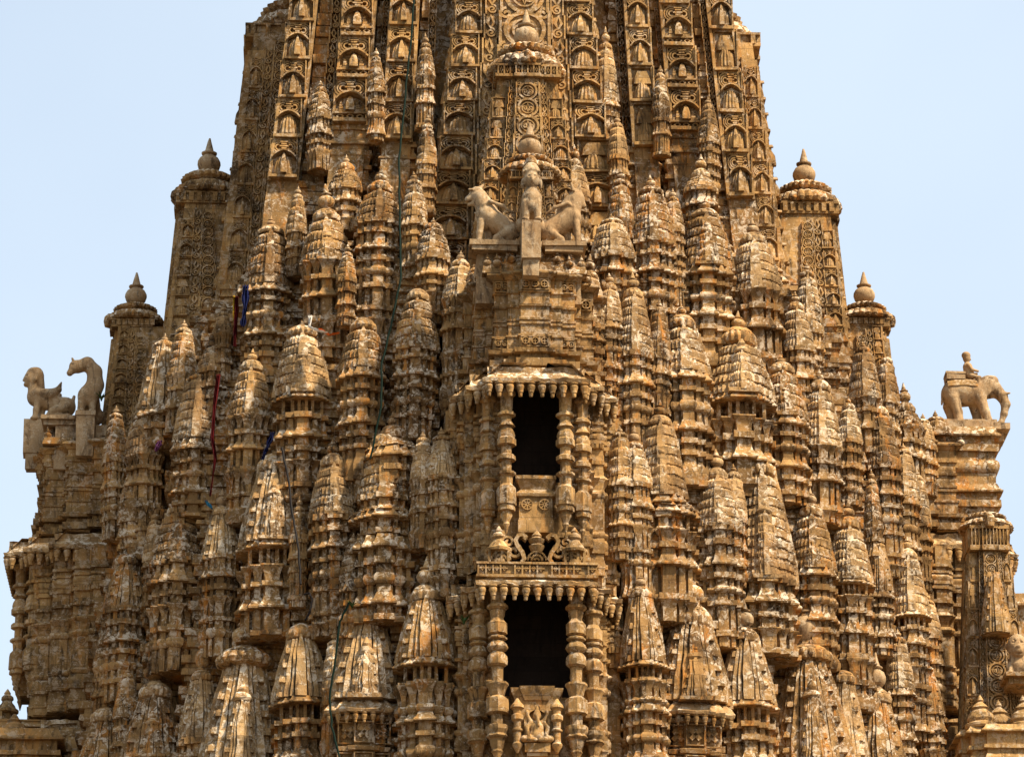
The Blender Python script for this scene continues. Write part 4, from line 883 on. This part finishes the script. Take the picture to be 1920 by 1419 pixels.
LION = [('e', (893, 357), (15, 16, 13)), ('c', (886, 362), (877, 367), 10, 7), ('c', (886, 374), (879, 377), 6, 4), ('-', 'c', (884, 371), (868, 374), 3, 2), ('-', 'e', (881, 356, 12), (3.5, 2.5, 4)), ('e', (882, 352, 10), (6, 2.5, 3)), ('c', (900, 345), (905, 340), 5, 2.5),
        ('c', (899, 362), (914, 392), 17, 22), ('e', (911, 402), (20, 26, 17)), ('c', (912, 398), (950, 424), 24, 22), ('e', (952, 430, 4), (22, 24, 18)),
        ('c', (902, 412, 9), (899, 434, 9), 9, 6.5), ('c', (899, 434, 9), (898, 450, 9), 6.5, 6), ('e', (895, 453, 9), (9, 5, 7)), ('c', (917, 412, -8), (916, 450, -8), 9, 6.5), ('e', (913, 453, -8), (9, 5, 7)),
        ('c', (952, 432, 14), (930, 446, 17), 10, 7), ('c', (930, 446, 17), (944, 453, 17), 6, 5), ('e', (928, 452, 17), (9, 4.5, 6)), ('c', (970, 436), (975, 415), 4, 3),
        ('c', (908, 383, 17), (918, 378, 19), 3, 4), ('c', (918, 378, 19), (942, 387, 20), 4, 4), ('c', (942, 387, 20), (958, 399, 17), 4, 2), ('c', (906, 384, 16), (910, 396, 17), 3, 3)]
statue('lion_statue', 'stone lion with open jaws facing left, on the ledge left of the helmeted figure', 'statue', slim(LION), 925, 456, YC - 9.62, 31.602)
LION_R = mirror(LION[7:], 925)
LION_R = [q for q in LION_R] + [('e', (951, 356), (13, 16, 12)), ('c', (958, 366), (964, 376), 9, 6), ('-', 'c', (958, 379), (972, 379), 2.5, 2), ('e', (944, 350, 12), (4, 3, 3)), ('c', (943, 345, 6), (940, 333, 6), 4, 1.5), ('c', (956, 344, 4), (958, 333, 4), 4, 1.5), ('c', (940, 366), (930, 388), 14, 20)]
statue('lion_statue', 'stone beast with raised pointed ears facing right, on the ledge right of the helmeted figure', 'statue', slim(LION_R), 925, 456, YC - 9.60, 31.602)[0].location.x = at(1056, 456, YC - 9.6).x
SPH = [('e', (997, 316, 4), (14, 18, 14)), ('e', (996, 300), (17, 15, 16)), ('e', (996, 291), (12, 9, 12)), ('e', (997, 320, 18), (3, 5, 4)), ('-', 'e', (991, 313, 17), (3, 1.6, 3)), ('-', 'e', (1003, 313, 17), (3, 1.6, 3)), ('-', 'e', (997, 328, 17), (4, 1.2, 3)), ('e', (981, 322), (4, 11, 5)), ('e', (1013, 322), (4, 11, 5)), ('c', (996, 330), (996, 342), 10, 14),
       ('e', (997, 352, 2), (19, 20, 16)), ('e', (996, 366, 4), (16, 14, 14)), ('c', (996, 350, -12), (996, 370, -45), 18, 20), ('c', (986, 362, 8), (985, 392, 8), 8, 6.5), ('c', (1007, 362, 8), (1008, 392, 8), 8, 6.5), ('e', (984, 396, 12), (8, 4.5, 9)), ('e', (1009, 396, 12), (8, 4.5, 9)), ('e', (980, 384, -45), (12, 14, 14)), ('e', (1012, 384, -45), (12, 14, 14))]
for a in range(-3, 4): SPH.append(('e', (996 + a * 5, 303 - (3 - abs(a)) * 1.5, 14 - abs(a)), (2.4, 2.4, 2.4)))
statue('sphinx_statue', 'stone figure with capped human head and beast body on the middle pedestal', 'statue', SPH, 996, 400, YC - 10.22, 31.815, cell=1.2, k=2.4)
WS = [('e', (56, 708), (14, 17, 12)), ('c', (44, 707), (41, 711), 3, 2.2), ('e', (46, 719), (5, 4, 6)), ('e', (66, 701), (12, 14, 13)), ('e', (60, 694), (12, 7, 12)), ('c', (70, 705), (77, 727), 9, 5), ('-', 'e', (46, 704, 9), (3.5, 1.6, 4)), ('-', 'c', (42, 715), (48, 715), 1.2, 1.2), ('e', (64, 712, 11), (3, 5, 3)), ('e', (88, 743, 14), (20, 12, 7)), ('e', (88, 743, -14), (20, 12, 7)), ('c', (57, 718), (62, 735), 8, 12), ('e', (66, 742), (16, 17, 15)), ('c', (66, 742), (110, 757), 17, 17), ('e', (122, 760), (19, 18, 18)), ('c', (72, 750, 8), (68, 768, 8), 8, 6), ('c', (68, 768, 8), (66, 782, 8), 6, 5), ('c', (78, 752, -8), (76, 782, -8), 8, 5),
      ('e', (65, 784, 8), (8, 3.5, 6)), ('c', (124, 764, 12), (98, 773, 15), 9, 7), ('c', (98, 773, 15), (90, 783, 15), 6, 5), ('c', (98, 781, 14), (128, 781, 14), 5, 5), ('c', (134, 758), (137, 740), 4, 3),
      ('c', (70, 738, 15), (92, 742, 17), 8, 9), ('c', (92, 742, 17), (108, 733, 15), 9, 6), ('c', (108, 733, 15), (113, 718, 13), 6, 1.5), ('c', (70, 738, -15), (92, 742, -17), 8, 9), ('c', (92, 742, -17), (108, 733, -15), 9, 5)]
statue('sphinx_statue', 'stone winged beast with human head facing left at the far left edge', 'statue', WS, 92, 787, YC, 31.445)
HL = [('e', (139, 689, 4), (13, 12, 11)), ('c', (134, 695, 6), (128, 702, 6), 8, 6), ('c', (136, 682), (131, 672), 4, 2), ('c', (146, 682, -2), (146, 674, -2), 3, 1.5), ('-', 'e', (132, 688, 14), (3, 2, 3)), ('c', (143, 688), (160, 682), 12, 13), ('c', (160, 682), (174, 697), 13, 14), ('c', (174, 697), (176, 722), 14, 16), ('c', (176, 722), (166, 742), 17, 20), ('e', (164, 744, 2), (20, 20, 18)), ('c', (164, 740, -10), (166, 758, -45), 20, 20),
      ('c', (154, 748, 8), (152, 768, 8), 9, 6.5), ('c', (152, 768, 8), (152, 774, 10), 6.5, 6.5), ('c', (173, 748, 8), (173, 770, 8), 9, 6.5), ('e', (151, 776, 11), (8, 4, 8)), ('e', (173, 776, 11), (8, 4, 8)), ('e', (150, 765, -46), (12, 15, 14)), ('e', (180, 765, -46), (12, 15, 14))]
statue('lion_statue', 'stone beast with thick arched neck looking left, on narrow pedestal beside the winged figure', 'statue', HL, 162, 780, YC - 1.05, None)
Pd = at(162, 780, YC - 1.05); pb_ = MB(); k_ = mpp(Pd); pb_.box(-19 * k_, 19 * k_, -.34, .9, -.10, 0, .008); pb_.box(-16 * k_, 16 * k_, -.30, .9, -1.0, -.09, .012, -.02)
pb_.build('statue_pedestal', STAT, TEMPLE, (Pd.x, YC - 1.05 - YC, Pd.z), amp=.012)
# elephant with its rider: body, cloth, rider
EL = [('e', (1806, 730), (36, 25, 25)), ('e', (1787, 733), (19, 24, 23)), ('e', (1832, 730), (20, 24, 22)), ('c', (1788, 745, 11), (1795, 770, 12), 13, 8.5), ('c', (1795, 770, 12), (1797, 792, 12), 8.5, 9), ('c', (1784, 752, -12), (1788, 774, -12), 13, 9), ('c', (1788, 774, -12), (1790, 792, -12), 9, 10),
      ('c', (1838, 742, 11), (1847, 770, 11), 11.5, 8.5), ('c', (1847, 770, 11), (1854, 792, 11), 8.5, 8.5), ('c', (1832, 752, -11), (1836, 774, -11), 12, 9), ('c', (1836, 774, -11), (1840, 792, -11), 9, 9), ('c', (1840, 724), (1854, 718), 20, 20), ('e', (1858, 718), (19, 21, 18)), ('e', (1866, 706), (10, 8, 12)),
      ('c', (1868, 722), (1882, 736), 15, 10), ('c', (1882, 736), (1888, 750), 10, 8.5), ('c', (1888, 750), (1884, 768), 8.5, 6.5), ('c', (1884, 768), (1878, 785), 6.5, 5), ('c', (1878, 785), (1871, 786), 5, 3.5), ('c', (1878, 733, 8), (1895, 732, 9), 3.2, 1.8), ('c', (1878, 733, -8), (1894, 733, -9), 3.2, 1.8), ('c', (1771, 728), (1767, 752), 3, 2),
      ('e', (1849, 726, 17), (11, 17, 4), .3), ('e', (1849, 726, -17), (11, 17, 4), .3), ('-', 'e', (1871, 713, 15), (2.2, 1.6, 3))]
el, m, P = statue('elephant_statue', 'stone elephant carrying a small rider, facing right on the far right ledge', 'statue', EL, 1826, 800, YC, 31.555, k=4)
zk = m / math.cos(PITCH); q = lambda x, y, d=0: ((x - 1826) * m, -d * m, (800 - y) * zk)
cl = MB()                                   # saddle cloth hung over the back
rs = []
for x in np.linspace(1777, 1838, 9):
    ring = []
    for t in np.linspace(-1.15, 1.15, 13):
        rx = 1 - .25 * abs((x - 1806) / 34) ** 3; ring.append(((x - 1826) * m, math.sin(t) * 28.2 * rx * m, (800 - (737 - math.cos(t) * 32 * (rx * .35 + .65))) * zk))
    inn = [(p[0], p[1] * .9, p[2] - .02) for p in reversed(ring)]; rs.append(ring + inn)
cl.rings(rs); cl.build('saddle_cloth', CARV, el, amp=.003)
hd = MB(); a, b_ = q(1776, 707), q(1811, 695); hd.box(a[0], b_[0], -.2, .2, a[2] - .03, b_[2] - .05, .006); hd.box(a[0] - .01, b_[0] + .01, -.21, .21, b_[2] - .05, b_[2], .006); hd.build('saddle', STAT, el, amp=.004)
RID = [('e', (1818, 664), (7.5, 9, 7.5)), ('e', (1817, 659), (8.5, 6.5, 8.5)), ('c', (1824, 666), (1826, 667), 2, 1), ('c', (1818, 672), (1819, 680), 4, 7), ('c', (1819, 681), (1822, 697), 9, 10), ('c', (1819, 680, 9), (1826, 690, 11), 3.4, 3), ('c', (1826, 690, 11), (1837, 691, 7), 3, 2.4), ('c', (1819, 680, -9), (1826, 690, -11), 3.4, 3), ('c', (1826, 690, -11), (1837, 691, -7), 3, 2.4), ('c', (1823, 699, 6), (1838, 706, 14), 5, 4), ('c', (1838, 706, 14), (1836, 722, 18), 4, 3), ('c', (1823, 699, -6), (1838, 706, -14), 5, 4), ('-', 'e', (1825, 662, 3), (1.6, 1.2, 2))]
r_ = sculpt(px_prims(RID, 1826, 800, m), 1.0 * m, 2.0 * m); r_.build('rider', STAT, el, amp=.003, ang=60)
lb = MB(); lb.box(10.2, 10.66, -.55, .55, 31.40, 31.55, .012); lb.box(9.15, 10.3, -.6, .6, 31.28, 31.552, .012); lb.box(10.2, 10.55, -.35, .35, 31.20, 31.41, .01); lb.box(10.15, 10.42, -.22, .22, 30.98, 31.21, .01)
lb.build('elephant_ledge', STAT, TEMPLE, amp=.01)
ew = MB(); ew.prism([(9.0, -1.0), (10.22, -1.0), (10.22, 1.0), (9.0, 1.0)], profile(auto_seq(3.2, .09, 1), 31.27, 1, .09), dens=.2); ew.build('ledge_wall', SAND, TEMPLE, amp=.014)

ow = MB(); a_ = at(1885, 1112, YC - 1.2); zt_ = a_.z
ow.prism([(a_.x, -1.2), (a_.x + 4, -1.2), (a_.x + 4, 1.5), (a_.x, 1.5)], profile([('kapota', .3), ('wall', .9)] + auto_seq(3.2, .10, 2), zt_, 1, .11), dens=.3); ow.box(a_.x + .1, a_.x + 3.9, -1.1, 1.4, 0, zt_ - 4.2); ow.build('outer_wall', SAND, TEMPLE, amp=.02)

# ------------------------------------------------------------------ separate structures in front of the right bay and at the left edge
def to_world(items, loc, label, cat, name):
    root = empty(name, label, cat, loc); objs = []
    for nm, par, me, l, rot, sc in items:
        o = link(nm if par >= 0 else 'spire_shaft', me, root if par < 0 else objs[par], l); o.rotation_euler = rot; o.scale = sc; objs.append(o)
    return root
Ys = YC - 3.9; P0 = at(1838, 1030, Ys); zt = P0.z; zb = at(1860, 1480, Ys).z
items = half_spire(zb - .6, zt, 1.02, .58, .78, .37, (.40, .52, .36, .54, .12, .10), .62, .17, back=1.2)
RS = to_world(items, (at(1856, 1030, Ys).x, Ys + .62, 0), 'tall carved spire with latticed railing and cushion disc at the right edge of the temple', 'spire', 'side_spire')
b = MB(); b.box(-1.6, 1.6, -1.3, 2.5, 0, zb - .5, .02); b.build('plinth', SAND, RS, amp=.02)
zz = at(1850, 1240, Ys).z
fs = MB(); shaft(fs, .26, at(1850, 1200, Ys).z, at(1850, 1090, Ys).z, 'R', .4); fs2 = fs.build('front_spirelet', CARV, RS, (0, -.95, 0), amp=.008)
br = MB(); br.box(.02, .66, -1.75, -.6, zz - .62, zz - .54, .006); br.box(.10, .55, -1.6, -.6, zz - .74, zz - .61, .006); br.build('bracket', CARV, RS, amp=.006)
MK = [('e', (0, -56, 2), (19, 22, 17)), ('e', (2, -44, 14), (11, 12, 12)), ('-', 'e', (-7, -62, 17), (4.5, 4, 5)), ('-', 'e', (9, -62, 17), (4.5, 4, 5)), ('e', (-7, -62, 14), (2.5, 2.5, 3)), ('e', (9, -62, 14), (2.5, 2.5, 3)), ('e', (1, -50, 25), (4, 3, 3)), ('-', 'e', (2, -38, 24), (7, 1.4, 4)), ('c', (0, -36), (0, -22), 15, 19), ('e', (0, -14), (21, 18, 16)), ('c', (-13, -22, 6), (-15, -4, 16), 6, 5), ('c', (13, -22, 6), (15, -4, 16), 6, 5), ('e', (-15, -3, 18), (6, 4, 7)), ('e', (15, -3, 18), (6, 4, 7)), ('e', (-19, -58, -4), (4, 6, 4)), ('e', (19, -58, -4), (4, 6, 4))]
mm = mpp(at(1885, 1240, Ys)); mk = sculpt(px_prims(MK, 0, 0, mm), 1.4 * mm, 2.6 * mm)
o = mk.build('monkey_statue', STAT, None, (RS.location.x + .34, RS.location.y - 1.32, zz - .54), -.15, amp=.004, ang=60); tag(o, 'stone monkey faced bust on a bracket of the spire at the right edge', 'statue', STATUE_GROUP)
# little domed pavilion at the bottom right
Yp = Ys - 1.6; Pp = at(1885, 1419, Yp); PV = empty('domed_pavilion', 'small carved stone pavilion roof with stacked domes in the bottom right corner', 'pavilion', (Pp.x, Yp + .6, 0))
zz = at(1885, 1395, Yp).z; b = MB(); pl = ratha(.80, [(.80, .80), (.45, 1.0)]); b.prism(pl, profile([('kapota', .16), ('wall', .26), ('slab', .07), ('neck', .1), ('kapota', .2), ('wall', .6)], zz + .35, 1, .09)); b.box(-.6, .6, -.6, .6, 0, zz - .9); b.build('walls', CARV, PV, amp=.01)
for x, y in ((-.42, -.45), (.42, -.45), (0, -.1)):
    d = MB(); d.lathe([(.30, 0), (.33, .04), (.33, .09), (.24, .13), (.27, .2), (.24, .30), (.14, .40), (.17, .44), (.12, .50), (.05, .56), (.07, .60), (.01, .72)], 18, (x, y, zz + .33)); d.build('dome', CARV, PV, amp=.012)
# roof corner with a finial at the lower left edge
Yl = YC - 2.6; Pl = at(20, 1400, Yl); RF = empty('roof_corner', 'low stone roof corner with a squat finial at the bottom left edge', 'roof', (Pl.x, Yl + .6, 0))
zz = at(20, 1362, Yl).z; b = MB(); b.prism([(-1.6, -.5), (.9, -.5), (.9, .8), (-1.6, .8)], profile([('kapota', .25), ('wall', .22), ('slab', .09), ('neck', .12), ('kapota', .22), ('wall', .5)], zz, 1, .1)); b.box(-1.5, .8, -.4, .7, 0, zz - 1.35); b.build('walls', CARV, RF, amp=.014)
d = MB(); d.lathe([(.34, 0), (.36, .06), (.28, .1), (.24, .2), (.13, .27), (.15, .31), (.10, .36), (.03, .46)], 16, (0, 0, zz - .02)); d.build('finial', CARV, RF, amp=.01)

# ------------------------------------------------------------------ hoses, cables, cloths, weeds
def on(px, py, lift=.25): Y = surf_Y(px, py) - lift; return tuple(at(px, py, Y))
def line(name, label, cat, pts, rad, mat, lift=.25, sub=5):
    P = [on(x, y, lift) if len(q_) == 2 else tuple(at(x, y, q_[2])) for q_ in pts for x, y in [q_[:2]]]; out = []
    for i in range(len(P) - 1):
        for k in range(sub):
            t = k / sub; out.append(tuple(P[i][d] + (P[i + 1][d] - P[i][d]) * t + rnd.uniform(-.01, .01) for d in range(3)))
    out.append(P[-1]); c = tuple(sum(p[d] for p in out) / len(out) for d in range(3)); b = MB(); b.tube([tuple(p[d] - c[d] for d in range(3)) for p in out], rad, 8)
    return tag(b.build(name, mat, None, c, amp=0), label, cat)
line('hose', 'dark green hose hanging down the tower, left of the middle', 'hose', [(778, -30, 4.2), (772, 60, 4.0), (760, 180, 3.7), (748, 300, 3.3), (750, 400, 2.7), (752, 520), (735, 600), (716, 680), (715, 760), (694, 860)], .020, M_GREEN, .45)
line('hose', 'green hose running down past the bottom left spires', 'hose', [(655, 1130), (637, 1165), (628, 1240), (618, 1310), (622, 1360), (640, 1430)], .020, M_GREEN, .75)
line('cable', 'thin dark cable hanging over a pale spire left of the middle', 'cable', [(528, 840), (540, 890), (548, 960), (560, 1030), (564, 1095)], .022, M_BLACK, .62)
line('cable', 'short black cable hooped over a whitish spire near the bottom left', 'cable', [(572, 1162), (582, 1145), (586, 1122), (580, 1112), (570, 1114)], .02, M_BLACK, .62)
def cloth(name, label, pts, wd, mat, lift=.5, sub=10):
    P = [Vector(on(x, y, lift)) for x, y in pts]; b = MB(); out = []
    for i in range(len(P) - 1):
        for k in range(sub): out.append(P[i].lerp(P[i + 1], k / sub))
    out.append(P[-1]); c = out[0].copy(); rs = []
    for i, p in enumerate(out):
        t = i / (len(out) - 1); ww = wd * (.75 + .4 * noise.noise(Vector((t * 5, wd * 30, 1))) - .35 * t * t); ring = []
        for k in range(9):
            s_ = k / 8 - .5; fold = .05 * math.sin(s_ * 15 + t * 5) + .04 * noise.noise(Vector((s_ * 6, t * 8, wd)))
            ring.append((p.x - c.x + s_ * ww, p.y - c.y + fold, p.z - c.z))
        rs.append(ring + [(q_[0], q_[1] + .008, q_[2]) for q_ in reversed(ring)])
    b.rings(rs); return tag(b.build(name, mat, None, c, amp=.004), label, 'cloth', 'cloths caught on the spires')
cloth('red_cloth', 'long dark red cloth strip hanging low among the left spires', [(410, 702), (402, 760), (398, 820), (404, 860), (394, 930)], .10, M_RED)
cloth('red_cloth', 'short red cloth hanging beside the dark blue cloth on the left', [(444, 555), (442, 600), (440, 650)], .11, M_RED)
cloth('blue_cloth', 'dark blue cloth hanging beside the short red cloth on the left', [(461, 535), (460, 575), (455, 612)], .17, M_BLUE)
cloth('yellow_cloth', 'thin yellow cloth beside the short red cloth on the left', [(439, 555), (438, 602)], .05, M_YEL, .52)
cloth('blue_cloth', 'lone blue cloth wedged between spires under the left tiers', [(512, 810), (502, 835), (492, 862)], .13, M_BLUE)
cloth('white_cloth', 'twisted white cloth draped across a spire top left of the middle', [(582, 592), (580, 612), (596, 620), (614, 624)], .09, M_WHITE, .55)
cloth('orange_cloth', 'orange cloth scrap beside the twisted white cloth', [(600, 617), (618, 628), (636, 624)], .07, M_ORANGE, .5)
cloth('purple_cloth', 'faded purple cloth bundle on the left flank of the temple', [(300, 826), (296, 838), (292, 846)], .14, M_PINK)
cloth('teal_cloth', 'small teal cloth knot on a finial on the left flank', [(386, 938), (392, 946), (398, 954)], .10, M_TEAL)
def weed(px, py, label, n, h, lift=.45):
    P = Vector(on(px, py, lift)); b = MB()
    for i in range(n):
        a = rnd.uniform(0, 6.28); l = h * rnd.uniform(.5, 1); d = Vector((math.cos(a) * .5, math.sin(a) * .5 - .2, 1)).normalized() * l; s_ = Vector((-math.sin(a), math.cos(a), 0)) * .012
        m_ = d * .55; e = d + Vector((d.x * .5, d.y * .5, -l * .2)); b.add([tuple(-s_), tuple(s_), tuple(m_ + s_ * 1.6), tuple(m_ - s_ * 1.6), tuple(e)], [(0, 1, 2, 3), (3, 2, 4)])
    tag(b.build('weed', M_LEAF, None, P, amp=0), label, 'weed', 'weeds growing from the ledges')
weed(190, 752, 'small weed growing between the arch necked beast and the left flank spire', 22, .30, .3)
weed(660, 1140, 'tuft of weeds above the whitish spire at the bottom left', 16, .24, .6)
weed(870, 1170, 'tuft of dry weeds on the wall left of the lower balcony', 18, .25, .3)
